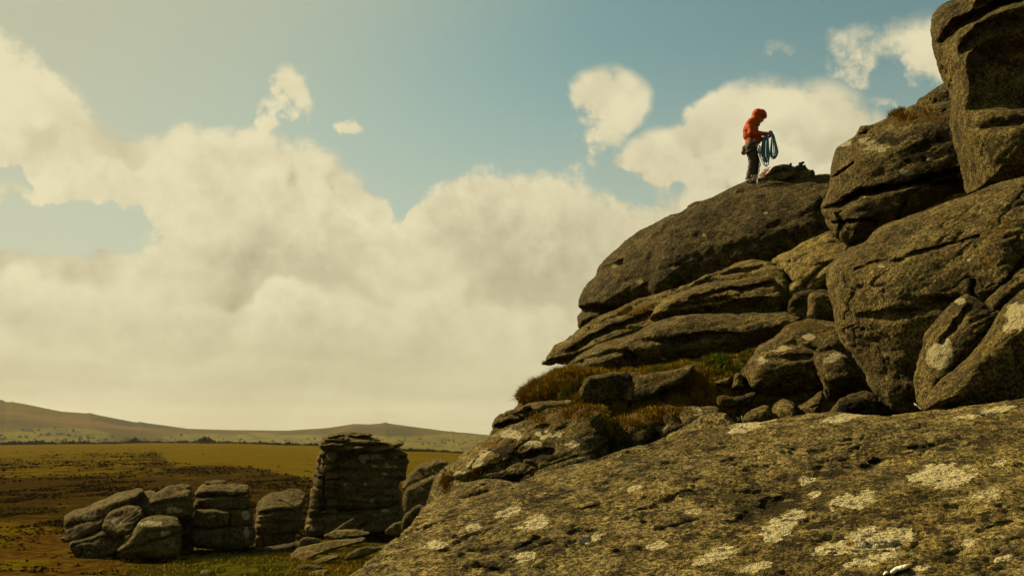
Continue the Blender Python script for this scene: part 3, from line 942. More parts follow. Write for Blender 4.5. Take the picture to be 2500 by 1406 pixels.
# fissured boulder upper right and stones along its crest
rock('boulder', [(2022, 427), (2028, 401), (2045, 363), (2071, 346), (2100, 328), (2165, 294), (2233, 262), (2320, 245), (2420, 250), (2440, 400), (2400, 470), (2340, 478), (2276, 503), (2199, 546), (2148, 572), (2108, 594), (2071, 598), (2045, 580), (2024, 555), (2011, 530), (2008, 504), (2022, 455)],
     18.4, n=(-.45, -.85, .40), T=1.25, Tb=1.3, R=.9, p=2.2, vox=2.8, at=(2180, 430), seed=9, tone=.0, amp=1.15, strata=((-.36, 0, .93), .75, .035),
     relief=add(stepdown([(2000, 512), (2054, 495), (2105, 465), (2156, 457), (2216, 448), (2263, 431), (2400, 405)], .06, 5),
                under([(2000, 530), (2060, 530), (2130, 520), (2230, 500), (2400, 440)], .45),
                lit_top([(2020, 400), (2060, 362), (2140, 330), (2250, 300), (2420, 290)], .9)),
     cracks=[([(2005, 514), (2054, 495), (2105, 465), (2156, 457), (2216, 448), (2263, 431), (2360, 410)], .036, .42),
             ([(2015, 548), (2054, 538), (2105, 531), (2150, 536)], .03, .22), ([(2018, 442), (2045, 427), (2070, 410), (2088, 401)], .028, .25),
             ([(2210, 496), (2190, 525), (2175, 552)], .03, .2), ([(2051, 500), (2056, 520), (2062, 540), (2050, 575)], .025, .16),
             ([(2245, 440), (2300, 450), (2350, 440)], .06, .3)],
     lichen=[(2060, 350, 20, 9, .8), (2115, 345, 26, 10, .7), (2205, 458, 9, 4, 1), (2272, 390, 12, 5, .9), (2215, 420, 30, 9, .6), (2110, 480, 5, 3, 1), (2180, 500, 16, 7, .5), (2150, 360, 40, 14, .5)],
     dark=[(2250, 360, 70, 40, .55), (2180, 340, 50, 22, .5), (2300, 440, 50, 16, .7)], moss=[(2270, 285, 70, 14, .9), (2200, 300, 30, 10, .7)],
     label='large rounded boulder split by a long fissure, lichen spotted', cat='boulder')
rock('boulder', [(2094, 330), (2097, 316), (2104, 308), (2122, 304), (2140, 302), (2165, 292), (2170, 306), (2130, 326)], 18.6, n=(-.3, -.9, .3), T=.25, Tb=.3, R=.14, vox=2.2, seed=10, amp=.5, tone=-.1,
     label='small stone on the rim of the fissured boulder', cat='boulder')
rock('boulder', [(2231, 268), (2234, 250), (2240, 238), (2262, 222), (2278, 212), (2302, 197), (2350, 190), (2380, 230), (2360, 280), (2290, 284)], 18.9, n=(-.35, -.9, .3), T=.6, Tb=.8, R=.35, vox=2.6, seed=11, tone=-.15,
     label='weathered block half hidden behind the overhanging tower', cat='boulder')

# overhanging tower, top right
rock('rock_tower', [(2330, 4), (2312, 12), (2296, 24), (2282, 48), (2278, 85), (2280, 120), (2290, 162), (2300, 194), (2312, 226), (2316, 277), (2320, 320), (2331, 371), (2344, 412), (2352, 442), (2362, 474), (2430, 480), (2560, 460), (2760, 420), (2820, 200), (2760, -60), (2600, -150), (2450, -90), (2370, -30)],
     15.4, n=(-.52, -.85, .08), T=1.5, Tb=1.4, R=.95, p=2.2, vox=3, at=(2400, 230), seed=12, tone=.0, amp=.9,
     relief=add(lambda U, V, m: .34 * sstep(-8, 22, V - np.interp(U, [2280, 2308, 2327, 2390, 2446, 2500, 2800], [230, 112, 80, 46, 24, 12, -40])) * sstep(2300, 2335, U),
                lambda U, V, m: -.34 * sstep(2352, 2392, U) * sstep(90, 150, V) * sstep(285, 258, V + (U - 2430) * .1),
                lambda U, V, m: -.6 * np.clip(U - 2380, 0, None) * m * sstep(300, 240, V),
                lambda U, V, m: -.45 * np.clip(V - 330, 0, None) * m * 0.3),
     cracks=[([(2500, 8), (2446, 22), (2390, 44), (2335, 74), (2308, 104)], .07, .5), ([(2500, 60), (2440, 74), (2390, 92), (2350, 130)], .09, .2), ([(2400, 305), (2460, 300), (2520, 280)], .08, .15), ([(2390, 20), (2430, 4), (2460, -10)], .05, .25)],
     label='tall overhanging rock tower rising above every other boulder', cat='rock')

# great right-hand boulder
rock('boulder', [(2022, 683), (2027, 656), (2040, 640), (2057, 626), (2076, 607), (2113, 589), (2147, 563), (2181, 547), (2241, 526), (2305, 502), (2400, 465), (2500, 432), (2640, 400), (2820, 480), (2860, 760), (2760, 960), (2500, 985), (2380, 1000), (2260, 1010), (2198, 1006), (2156, 980), (2130, 948), (2108, 910), (2087, 875), (2061, 837), (2044, 799), (2036, 756), (2027, 722)],
     11.9, n=(-.50, -.75, .40), T=1.2, Tb=1.2, R=.85, p=2.1, vox=3.2, at=(2280, 720), seed=13, tone=.05, amp=.9, strata=((-.36, 0, .93), .8, .022),
     relief=add(under([(2000, 760), (2150, 745), (2300, 725), (2500, 680)], .55), stepdown([(2000, 660), (2120, 650), (2210, 632), (2300, 612), (2380, 590), (2500, 560)], .07, 6),
                lit_top([(2020, 650), (2100, 605), (2300, 530), (2500, 470)], .6), bump(2420, 640, 60, 80, .30), bump(2290, 735, 60, 14, -.14), bump(2440, 720, 30, 40, .25)),
     cracks=[([(2100, 660), (2150, 645), (2215, 634), (2270, 618), (2310, 608), (2378, 592)], .018, .10), ([(2050, 775), (2140, 770), (2220, 760), (2290, 745), (2330, 735)], .06, .10), ([(2500, 640), (2450, 690), (2410, 735)], .06, .25), ([(2364, 690), (2372, 735), (2400, 760)], .03, .12)],
     lichen=[(2365, 635, 5, 4, 1.2), (2150, 650, 12, 4, .5)], moss=[(2450, 590, 60, 60, .35)],
     label='huge rounded boulder overhanging the back of the foreground slab', cat='boulder')
rock('boulder', [(2240, 1000), (2228, 944), (2232, 897), (2245, 850), (2254, 816), (2275, 790), (2305, 757), (2330, 732), (2358, 718), (2384, 730), (2412, 744), (2452, 764), (2448, 812), (2408, 868), (2350, 930), (2300, 978), (2272, 1006)],
     9.9, n=(-.42, -.70, .55), T=.5, Tb=1.0, R=.34, p=2.4, vox=3, seed=14, tone=-.05, amp=.7,
     cracks=[([(2296, 840), (2330, 800), (2352, 772), (2370, 755)], .03, .10), ([(2320, 745), (2345, 730)], .03, .1)],
     relief=under([(2260, 990), (2330, 870), (2420, 790)], .5), lichen=[(2297, 868, 30, 30, 1.5), (2310, 855, 16, 28, 1.4), (2278, 880, 18, 18, 1.4), (2345, 735, 14, 8, .8)],
     label='upright rounded boulder bearing one big pale lichen patch', cat='boulder')
rock('boulder', [(2255, 1006), (2262, 966), (2305, 922), (2369, 858), (2415, 802), (2452, 745), (2500, 705), (2560, 670), (2700, 640), (2760, 850), (2650, 980), (2500, 986), (2360, 1004)],
     9.2, n=(-.40, -.72, .52), T=.65, Tb=1.0, R=.45, p=2.3, vox=3, at=(2430, 880), seed=15, tone=.0, amp=.7,
     relief=under([(2260, 990), (2350, 930), (2420, 860), (2500, 800), (2700, 760)], .95),
     lichen=[(2490, 770, 34, 34, 1.2), (2460, 800, 12, 14, .9)], moss=[(2430, 860, 30, 40, .35)],
     label='leaning boulder in the corner between the slab and the huge rounded boulder', cat='boulder')
rock('boulder', [(2400, 760), (2410, 735), (2450, 690), (2490, 655), (2560, 610), (2640, 640), (2560, 700), (2500, 712), (2450, 750), (2425, 772)], 10.2, n=(-.4, -.72, .5), T=.4, Tb=.8, R=.25, seed=36, amp=.7,
     label='narrow diagonal rock rib between the leaning boulder and the huge boulder', cat='boulder')

# boulders under the huge one
rock('boulder', [(1824, 920), (1826, 888), (1840, 866), (1852, 846), (1891, 828), (1921, 799), (1955, 784), (1990, 780), (2050, 790), (2090, 830), (2060, 880), (2012, 950), (1965, 956), (1899, 963), (1838, 950)],
     14.6, n=(-.25, -.95, .2), T=.95, Tb=.9, R=.38, p=2.8, vox=3, seed=16, amp=.9,
     relief=add(lit_top([(1820, 872), (1860, 868), (1900, 866), (1990, 866), (2100, 850)], 1.15), under([(1820, 920), (2000, 900)], .3)),
     cracks=[([(1838, 880), (1850, 870), (1990, 868)], .05, .12), ([(1890, 848), (1940, 838), (1990, 852)], .05, .12)],
     lichen=[(1975, 822, 16, 8, 1), (1900, 850, 30, 9, .6), (1855, 880, 20, 10, .4)], moss=[(1965, 795, 40, 9, 1.1), (2010, 805, 30, 8, .8)],
     label='squarish boulder with a mossy lit top and dark front', cat='boulder')
rock('boulder', [(1986, 872), (2000, 845), (2040, 828), (2068, 850), (2100, 895), (2140, 960), (2110, 990), (2040, 985), (2016, 974), (2005, 932), (1990, 893)],
     13.2, n=(-.25, -.95, .15), T=.7, Tb=.9, R=.3, p=2.8, vox=3, seed=17, amp=.9, tone=-.05,
     relief=add(lit_top([(1980, 925), (2040, 918), (2120, 905)], .6), under([(1980, 930), (2050, 925), (2140, 915)], 1.6)),
     cracks=[([(1992, 862), (2030, 850), (2070, 858)], .05, .15)], lichen=[(2048, 868, 22, 12, .9), (2030, 880, 20, 10, .7)],
     label='cracked block with a deep shadowed underside beside the huge boulder', cat='boulder')
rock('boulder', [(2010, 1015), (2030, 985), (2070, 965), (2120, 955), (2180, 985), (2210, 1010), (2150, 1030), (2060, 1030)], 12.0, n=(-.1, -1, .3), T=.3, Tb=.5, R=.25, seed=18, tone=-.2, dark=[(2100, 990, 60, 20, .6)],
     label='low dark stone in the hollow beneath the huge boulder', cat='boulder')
# stones in the gully behind the slab
for i, (ol, d, n, tone, lab) in enumerate([
    ([(1938, 1022), (1945, 1000), (1970, 975), (1992, 962), (2008, 953), (2016, 972), (2005, 1000), (1985, 1025)], 12.4, (-.5, -.7, .5), .25, 'slanting pale stone propped under the cracked block'),
    ([(1870, 1030), (1880, 1005), (1898, 985), (1918, 978), (1945, 992), (1940, 1020), (1900, 1035)], 12.2, (-.5, -.7, .5), .2, 'small jagged pale stone behind the slab edge'),
    ([(1820, 1036), (1828, 1016), (1850, 1003), (1872, 995), (1880, 1015), (1860, 1040)], 12.0, (-.35, -.85, .4), .0, 'brown stone beside the jagged pale stone'),
    ([(1749, 990), (1752, 968), (1766, 963), (1790, 966), (1830, 955), (1850, 956), (1842, 985), (1815, 1000), (1765, 1000)], 13.2, (-.2, -.95, .25), .0, 'blunt flat-topped stone above the leafy plant'),
    ([(1738, 936), (1745, 924), (1775, 912), (1790, 915), (1790, 940), (1765, 948)], 14.8, (-.2, -.95, .25), -.1, 'small dark pointed stone on the grassy bank'),
    ([(1786, 948), (1790, 920), (1800, 909), (1812, 918), (1818, 945), (1805, 950)], 14.6, (-.35, -.85, .3), .3, 'small upright pale stone against the squarish boulder'),
    ([(1808, 922), (1812, 900), (1826, 888), (1838, 896), (1838, 925), (1820, 930)], 14.9, (-.5, -.7, .4), .2, 'little rounded stone at the corner of the squarish boulder'),
    ([(1926, 760), (1940, 716), (1990, 710), (2030, 715), (2040, 760), (2010, 790), (1960, 790)], 18.2, (-.2, -.9, .3), -.2, 'mossy rubble in the grassy gap under the pale boulder'),
    ([(1972, 770), (1980, 722), (2010, 716), (2034, 730), (2036, 765), (2000, 785)], 17.2, (-.3, -.9, .2), .1, 'small cracked rock beside green grass in the gap'),
]):
    rock('stone', ol, d, n=n, T=.28, Tb=.4, R=.12, p=3.2, vox=2.6, seed=20 + i, amp=.9, tone=tone - .15, label=lab, cat='stone',
         moss=[(ol[0][0] + 20, ol[0][1] - 15, 25, 10, .6)] if i in (3, 7) else ())

# lower left shoulder of the tor
rock('boulder', [(1202, 1058), (1238, 1037), (1288, 1016), (1328, 1001), (1382, 993), (1440, 990), (1476, 1000), (1484, 1052), (1484, 1110), (1460, 1180), (1300, 1230), (1150, 1290), (1040, 1300), (1030, 1262), (1050, 1226), (1058, 1203), (1069, 1172), (1087, 1149), (1112, 1127), (1137, 1106), (1166, 1088)],
     11.8, n=(-.40, -.60, .60), T=.75, Tb=1.3, R=.5, p=2.3, vox=2.9, at=(1280, 1110), seed=30, amp=1.0, tone=.15, strata=((-.36, 0, .93), .30, .025),
     relief=add(under([(1030, 1200), (1100, 1172), (1200, 1120), (1300, 1080), (1400, 1068), (1490, 1060)], .38), bump(1240, 1062, 40, 16, .12)),
     cracks=[([(1090, 1175), (1180, 1150), (1280, 1110), (1340, 1100)], .04, .08), ([(1200, 1060), (1260, 1050), (1330, 1040)], .04, .1), ([(1130, 1165), (1210, 1175), (1260, 1165)], .05, .07)],
     moss=[(1400, 1012, 70, 12, 1.2), (1330, 1030, 60, 10, .9), (1200, 1085, 50, 8, .8), (1165, 1160, 22, 10, .9), (1095, 1185, 12, 26, 1.0), (1430, 1040, 40, 20, .8)],
     dark=[(1330, 1110, 60, 18, .6), (1230, 1100, 40, 16, .5), (1240, 1165, 60, 14, .7)],
     lichen=[(1250, 1060, 30, 14, .8), (1160, 1130, 26, 14, .7), (1120, 1160, 20, 12, .7), (1330, 1060, 24, 12, .7), (1400, 1085, 20, 12, .6), (1300, 1085, 20, 12, .7), (1360, 1060, 14, 8, .6), (1425, 1115, 14, 8, 1), (1190, 1110, 20, 14, .6)],
     label='broad mossy boulder shouldering out behind the foreground slab', cat='boulder')
rock('rock_flake', [(1200, 1064), (1204, 1048), (1203, 1036), (1210, 1024), (1222, 1013), (1246, 1002), (1270, 992), (1300, 984), (1340, 978), (1392, 978), (1400, 1000), (1340, 1020), (1290, 1040), (1250, 1060), (1222, 1072)],
     12.4, n=(-.3, -.75, .5), T=.22, Tb=.5, R=.12, vox=2.4, seed=31, amp=.6, tone=.15, strata=((.2, 0, 1), .12, .04), cracks=[([(1200, 1043), (1230, 1038), (1270, 1026), (1310, 1008)], .03, .16), ([(1240, 1010), (1262, 1012), (1290, 1000)], .025, .1)], moss=[(1330, 985, 40, 8, .5)],
     label='layered rock flake jutting left below the golden tussocks', cat='rock')
rock('boulder', [(1018, 1262), (1024, 1240), (1050, 1222), (1080, 1205), (1130, 1180), (1180, 1172), (1260, 1176), (1280, 1190), (1200, 1220), (1100, 1250), (1030, 1280)],
     9.4, n=(-.35, -.72, .5), T=.3, Tb=.6, R=.2, vox=2.8, seed=32, amp=.7, tone=.1, moss=[(1085, 1200, 14, 14, .8)], label='low rounded rock lip along the back edge of the slab', cat='boulder')
rock('boulder', [(1476, 1120), (1478, 1066), (1492, 1044), (1520, 1024), (1562, 1010), (1600, 998), (1634, 992), (1688, 988), (1742, 990), (1760, 1010), (1740, 1060), (1640, 1100), (1540, 1130)],
     12.0, n=(-.22, -.90, .35), T=.6, Tb=.9, R=.32, vox=2.9, seed=33, amp=1.1, tone=.08,
     moss=[(1560, 1020, 90, 22, 1.2), (1640, 1005, 60, 12, .9), (1540, 1055, 60, 20, .7)], dark=[(1600, 1070, 60, 14, .4)], lichen=[(1600, 1040, 30, 12, .6), (1660, 1010, 20, 10, .8), (1700, 1005, 16, 9, .7), (1495, 1050, 10, 8, .8)],
     cracks=[([(1600, 1000), (1620, 1040), (1600, 1080)], .06, .2), ([(1650, 1000), (1665, 1030)], .05, .15)],
     label='dark moss-capped block right of the vertical crack', cat='boulder')
rock('boulder', [(1590, 1100), (1594, 1084), (1652, 1052), (1706, 1026), (1742, 1008), (1774, 1010), (1798, 1034), (1790, 1060), (1700, 1090)],
     9.6, n=(-.4, -.6, .6), T=.22, Tb=.6, R=.18, vox=2.6, seed=34, amp=.8, tone=.2, strata=((.35, 0, .9), .14, .03), label='ribbed rounded rock poking over the slab edge by the leafy plant', cat='boulder')
rock('boulder', [(1420, 968), (1424, 936), (1450, 922), (1532, 918), (1534, 968), (1480, 985)], 15.1, n=(-.1, -1, .1), T=.3, Tb=.6, R=.07, p=4, seed=35, tone=-.25, label='dark upright block under the lower wedge slab', cat='boulder')
rock('boulder', [(1524, 968), (1532, 940), (1545, 924), (1584, 910), (1634, 902), (1690, 896), (1680, 920), (1640, 940), (1590, 962), (1545, 975)], 14.8, n=(-.4, -.75, .5), T=.25, Tb=.7, R=.08, p=3.5, seed=37, tone=.0, moss=[(1590, 930, 40, 10, .6)], label='slanting mossy rock under the lower wedge slab', cat='boulder')

# foreground slab
spots = [(2085, 1222, 44, 20), (2280, 1155, 50, 20), (2330, 1165, 40, 24), (2405, 1208, 32, 14), (2155, 1318, 60, 24), (2060, 1332, 60, 18), (2110, 1305, 34, 16), (1900, 1290, 36, 30), (1930, 1262, 26, 20), (2135, 1364, 46, 13), (2085, 1372, 20, 9), (1760, 1352, 34, 14), (1725, 1366, 28, 8), (1975, 1170, 20, 12),
         (1445, 1312, 26, 10), (1275, 1360, 30, 10), (1240, 1250, 26, 12), (1300, 1275, 34, 16), (1860, 1025, 60, 7), (2060, 1018, 70, 9), (2400, 1008, 60, 8), (1820, 1048, 40, 8), (2250, 1385, 22, 8), (2440, 1130, 18, 7), (1850, 1385, 30, 10), (2360, 1325, 16, 8), (2450, 1362, 20, 7), (1985, 1205, 16, 8), (1060, 1330, 30, 10), (1155, 1285, 18, 8), (1550, 1190, 16, 6), (1690, 1250, 18, 7), (1605, 1330, 20, 8)]
rock('rock_slab', [(780, 1480), (850, 1412), (920, 1352), (985, 1300), (1002, 1283), (1022, 1262), (1060, 1243), (1110, 1224), (1170, 1207), (1260, 1181), (1340, 1152), (1420, 1130), (1480, 1111), (1530, 1097), (1594, 1082), (1650, 1063), (1700, 1049), (1760, 1040), (1830, 1032), (1900, 1022), (1960, 1012), (2000, 1008), (2060, 1007), (2150, 1011), (2240, 1003), (2350, 994), (2500, 976), (2700, 955), (3100, 960), (3400, 1500), (2700, 2000), (1500, 2100), (700, 1900)],
     7.4, n=(-.10, -.32, 1.0), T=.16, Tb=.9, R=.7, p=2.2, vox=3.4, at=(1900, 1150), seed=40, amp=.50, pits=.020, blotch=.75, tilt=.22, ragged=1.5, tone=.32, grid_round=4, fit=False, soft=.5,
     relief=add(bump(1880, 1240, 150, 30, -.08), bump(1650, 1180, 180, 36, .07), bump(2250, 1180, 220, 40, .07), bump(2050, 1090, 200, 30, -.05), bump(1300, 1290, 160, 40, .05), bump(2250, 1330, 200, 30, -.04)),
     cracks=[([(1790, 1305), (1820, 1275), (1870, 1245), (1930, 1215), (1960, 1195)], .10, .06), ([(1985, 1165), (2030, 1150), (2070, 1140)], .09, .06), ([(2180, 1105), (2250, 1090), (2330, 1085)], .07, .04), ([(1600, 1190), (1680, 1180), (1780, 1150)], .03, .02), ([(2110, 1140), (2140, 1125)], .06, .09),
             ([(1180, 1385), (1220, 1400)], .08, .1), ([(1300, 1330), (1330, 1310)], .04, .06), ([(1420, 1245), (1470, 1235)], .05, .05), ([(1620, 1290), (1700, 1270)], .03, .05), ([(2380, 1290), (2460, 1270)], .03, .04)],
     lichen=[(a, b, c * 1.2, d_ * 1.08, 1.1) for a, b, c, d_ in spots],
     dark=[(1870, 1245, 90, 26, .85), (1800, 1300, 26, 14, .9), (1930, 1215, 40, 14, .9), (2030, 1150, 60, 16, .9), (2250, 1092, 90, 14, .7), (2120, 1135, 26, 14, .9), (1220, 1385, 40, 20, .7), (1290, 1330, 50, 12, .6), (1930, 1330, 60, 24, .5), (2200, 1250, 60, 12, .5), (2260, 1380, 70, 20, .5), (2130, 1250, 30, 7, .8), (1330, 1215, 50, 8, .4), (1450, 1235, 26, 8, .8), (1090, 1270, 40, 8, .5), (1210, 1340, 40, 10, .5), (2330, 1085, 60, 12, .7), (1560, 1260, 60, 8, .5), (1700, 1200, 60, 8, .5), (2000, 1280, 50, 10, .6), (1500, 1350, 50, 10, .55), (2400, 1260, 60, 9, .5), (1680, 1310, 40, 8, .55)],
     moss=[(2075, 1325, 10, 8, .9), (2020, 1360, 20, 8, .8), (2150, 1240, 12, 7, .8), (2060, 1158, 24, 6, .8), (1100, 1250, 50, 6, .4), (1460, 1150, 60, 6, .3)],
     label='broad lichen-blotched granite slab filling the foreground', cat='rock')
print('tor', round(time.time() - T0, 1))

# ---------------------------------------------------------------- outcrops down on the moor
def small(name, ol, d, n, T, seed, lab, cat='boulder', R=.4, tone=.05, **k):
    k.setdefault('amp', 1.0); k.setdefault('Tb', .9); k.setdefault('p', 3.2)
    oa = np.array(ol, float); oa = oa.mean(0) + (oa - oa.mean(0)) * 1.05; ol = [tuple(q) for q in oa]
    R = R * .75
    return rock(name, ol, d, n=n, T=T, R=R, vox=k.pop('vox', 2.2), seed=seed, label=lab, cat=cat, tone=tone, **k)


tops = lambda line, s=1.1: lit_top(line, s)
small('boulder', [(158, 1278), (162, 1258), (180, 1243), (208, 1238), (252, 1220), (292, 1206), (336, 1196), (344, 1204), (310, 1234), (278, 1246), (262, 1266), (254, 1286), (216, 1304), (182, 1320), (166, 1316)], 46.5, (-.35, -.85, .35), 1.1, 50,
      'outermost long boulder of the low outcrop, overhanging the moor', R=.6, relief=tops([(150, 1270), (190, 1256), (260, 1236), (340, 1206)]), cracks=[([(164, 1284), (220, 1270), (262, 1260)], .09, .2)], lichen=[(215, 1262, 26, 8, .5)])
small('boulder', [(174, 1328), (190, 1318), (220, 1308), (256, 1293), (292, 1302), (306, 1316), (300, 1345), (270, 1362), (240, 1370), (204, 1372), (186, 1354)], 45.6, (-.15, -.95, .1), 1.0, 51,
      'tapering undercut boulder at the foot of the low outcrop', R=.6, cracks=[([(196, 1320), (202, 1340), (192, 1360)], .07, .25), ([(180, 1330), (240, 1316), (300, 1312)], .06, .15)], lichen=[(238, 1325, 14, 9, .7), (215, 1350, 14, 6, .5)], tone=-.2)
small('boulder', [(251, 1282), (266, 1250), (304, 1232), (342, 1240), (350, 1258), (330, 1278), (316, 1300), (288, 1304), (258, 1294)], 45.2, (-.35, -.8, .45), .8, 52,
      'rounded middle boulder wedged above the two lowest boulders', R=.5, moss=[(305, 1256, 22, 8, .7)], lichen=[(285, 1275, 14, 8, .5)])
small('boulder', [(304, 1230), (326, 1209), (348, 1200), (378, 1201), (384, 1215), (366, 1228), (358, 1256), (340, 1246)], 46.6, (-.3, -.85, .35), .7, 53,
      'narrow boulder squeezed between the long boulder and the capped block', R=.4, relief=tops([(300, 1226), (350, 1214), (384, 1212)]))
small('boulder', [(357, 1254), (366, 1222), (390, 1201), (416, 1190), (445, 1186), (462, 1187), (468, 1204), (466, 1258), (440, 1266), (380, 1264)], 46.0, (-.2, -.95, .2), 1.1, 54,
      'blocky boulder with a sunlit sloping top on the low outcrop', R=.5, p=2.8, relief=tops([(350, 1236), (400, 1216), (470, 1210)], 1.0), cracks=[([(362, 1234), (410, 1226), (466, 1222)], .08, .2), ([(372, 1240), (440, 1238)], .06, .12)], lichen=[(420, 1245, 30, 10, .4)])
small('boulder', [(290, 1342), (318, 1308), (336, 1278), (352, 1264), (392, 1259), (426, 1261), (438, 1276), (443, 1302), (438, 1336), (426, 1358), (370, 1362), (318, 1361)], 44.6, (-.2, -.95, .25), 1.3, 55,
      'large five-sided boulder bulging from the front of the low outcrop', R=.6, p=2.6, relief=add(tops([(290, 1310), (350, 1282), (440, 1286)], .8), under([(290, 1345), (440, 1335)], .4)), cracks=[([(300, 1345), (360, 1325), (440, 1300)], .08, .2), ([(360, 1300), (420, 1290)], .06, .1)], lichen=[(372, 1278, 34, 9, .6), (400, 1300, 20, 9, .4)])
small('boulder', [(430, 1270), (450, 1258), (472, 1256), (472, 1352), (430, 1360), (420, 1330)], 46.6, (.1, -1, .05), .6, 56, 'dark recessed block between the five-sided boulder and the jointed pillar', R=.3, tone=-.35)
# ground bulk under the low outcrop
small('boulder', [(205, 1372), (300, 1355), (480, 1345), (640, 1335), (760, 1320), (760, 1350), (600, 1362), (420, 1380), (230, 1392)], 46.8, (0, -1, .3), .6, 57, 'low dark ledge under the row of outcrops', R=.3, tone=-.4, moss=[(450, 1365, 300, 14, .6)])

# jointed pillar: a stack of blocks
def pillar(lab, blocks, loc_px, d):
    b = px_at(loc_px[0], loc_px[1], d)
    e = empty('rock_pillar', b, lab, 'rock')
    bpy.context.view_layer.update()
    for i, (ol, dd, n, T, kw) in enumerate(blocks):
        kw = dict(kw)
        rock(kw.pop('name', 'block'), ol, dd, n=n, T=T, Tb=kw.pop('Tb', 1.0), R=kw.pop('R', .3), p=kw.pop('p', 3.0), vox=kw.pop('vox', 2.2), seed=60 + i + int(loc_px[0]), parent=e, tone=kw.pop('tone', .05), amp=kw.pop('amp', .7), **kw)
    return e


pillar('jointed rock pillar of stacked blocks with a thin top plate', [
    ([(500, 1178), (502, 1173), (524, 1171), (548, 1171), (552, 1178), (530, 1184), (505, 1184)], 47.6, (-.2, -.8, .5), .2, dict(R=.12, Tb=.6, name='plate')),
    ([(478, 1212), (482, 1192), (498, 1181), (552, 1177), (582, 1180), (605, 1184), (608, 1208), (560, 1212), (520, 1210)], 47.4, (-.2, -.85, .4), .8, dict(relief=tops([(470, 1202), (530, 1200), (610, 1198)], 1.2), tone=.1, strata=((0, 0, 1), .35, .08))),
    ([(473, 1246), (480, 1212), (520, 1207), (606, 1208), (608, 1244), (540, 1246)], 47.2, (-.12, -1, .05), .9, dict(strata=((0, 0, 1), .7, .08))),
    ([(467, 1284), (474, 1246), (500, 1243), (560, 1243), (560, 1284), (520, 1292), (480, 1292)], 46.8, (-.15, -1, .1), 1.0, dict(lichen=[(510, 1262, 20, 10, .4)])),
    ([(560, 1284), (560, 1244), (607, 1243), (617, 1252), (618, 1280), (590, 1288)], 46.8, (-.1, -1, .05), .9, dict(lichen=[(600, 1258, 12, 12, .7)])),
    ([(467, 1330), (467, 1290), (520, 1288), (618, 1283), (620, 1330), (582, 1344), (500, 1342)], 46.6, (-.12, -1, .05), 1.05, dict(cracks=[([(552, 1292), (550, 1315), (560, 1338)], .06, .2)], lichen=[(602, 1300, 8, 14, .6)])),
], (540, 1342), 47)
pillar('lone stubby rock pillar with a sloping sunlit top', [
    ([(622, 1300), (625, 1246), (632, 1222), (656, 1205), (692, 1197), (714, 1192), (733, 1194), (747, 1205), (745, 1222), (734, 1246), (732, 1292), (722, 1302), (660, 1306)], 49.4, (-.22, -.95, .2), 1.0,
     dict(R=.4, relief=tops([(620, 1246), (680, 1240), (750, 1232)], 1.15), cracks=[([(628, 1252), (680, 1246), (720, 1248)], .09, .25), ([(676, 1214), (676, 1246)], .06, .05), ([(626, 1276), (720, 1272)], .07, .15)], tone=.0, strata=((.1, 0, 1), .5, .06))),
    ([(622, 1336), (622, 1302), (680, 1298), (722, 1302), (716, 1330), (680, 1338)], 49.2, (-.1, -1, .05), .95, dict(cracks=[([(640, 1305), (645, 1335)], .05, .15)])),
], (670, 1338), 49)

# the big stack: cap plates, body, side column, base
tb = px_at(870, 1306, 56)
tower = empty('rock_tower', tb, 'tall layered rock stack with an overhanging flaky cap', 'rock')
bpy.context.view_layer.update()
def tpart(nm, ol, d, n, T, seed, **k):
    k.setdefault('R', .5)
    return rock(nm, ol, d, n=n, T=T, seed=seed, parent=tower, vox=k.pop('vox', 2.1), p=k.pop('p', 3.0), Tb=k.pop('Tb', 1.6), tone=k.pop('tone', .25), amp=k.pop('amp', .8), **k)
tpart('body', [(786, 1232), (784, 1180), (786, 1130), (790, 1108), (806, 1098), (880, 1100), (960, 1092), (980, 1100), (990, 1112), (996, 1126), (996, 1174), (981, 1182), (980, 1232), (940, 1240), (860, 1250), (800, 1252), (782, 1250)], 55.6, (-.12, -1, .04), 1.5, 80, vox=2.0, R=.8, p=2.5,
      strata=((.04, 0, 1), 1.05, .16), cracks=[([(790, 1144), (830, 1146), (880, 1152), (930, 1150), (996, 1154)], .10, .35), ([(800, 1202), (860, 1204), (900, 1212), (980, 1210)], .09, .22), ([(880, 1130), (990, 1142)], .08, .15), ([(800, 1121), (870, 1119), (950, 1124), (996, 1120)], .08, .22), ([(790, 1168), (860, 1172), (920, 1168), (990, 1174)], .08, .20), ([(800, 1188), (880, 1190), (980, 1194)], .07, .14), ([(795, 1226), (850, 1224), (930, 1229), (980, 1222)], .08, .18), ([(905, 1104), (900, 1150)], .05, .1)],
      relief=lambda U, V, m: -.5 * np.clip(800 - U, 0, 20) * m * 3, lichen=[(875, 1124, 20, 9, .55), (900, 1115, 40, 8, .45), (930, 1136, 40, 8, .4), (843, 1182, 5, 5, 1), (892, 1182, 5, 4, 1), (940, 1156, 7, 6, .9), (908, 1222, 5, 5, .9), (968, 1112, 16, 8, .8)])
tpart('side_column', [(756, 1258), (758, 1228), (764, 1190), (768, 1150), (776, 1112), (788, 1096), (800, 1100), (794, 1120), (790, 1160), (788, 1210), (784, 1250), (768, 1262)], 55.2, (-.35, -.92, .15), .9, 81, R=.35,
      strata=((0, 0, 1), .52, .18), cracks=[([(790, 1108), (787, 1150), (785, 1200), (783, 1236)], .12, .5)], tone=.0)
tpart('base_block', [(748, 1300), (752, 1262), (776, 1254), (860, 1248), (940, 1238), (982, 1230), (984, 1290), (930, 1305), (840, 1312), (770, 1312)], 55.2, (-.1, -1, .05), 1.6, 82, strata=((.05, 0, 1), .9, .06),
      relief=tops([(740, 1268), (800, 1262), (860, 1256), (900, 1240), (1000, 1220)], .9), lichen=[(940, 1246, 10, 4, .9), (762, 1290, 14, 8, .5), (930, 1238, 6, 4, .8)])
gs = np.random.default_rng(44)
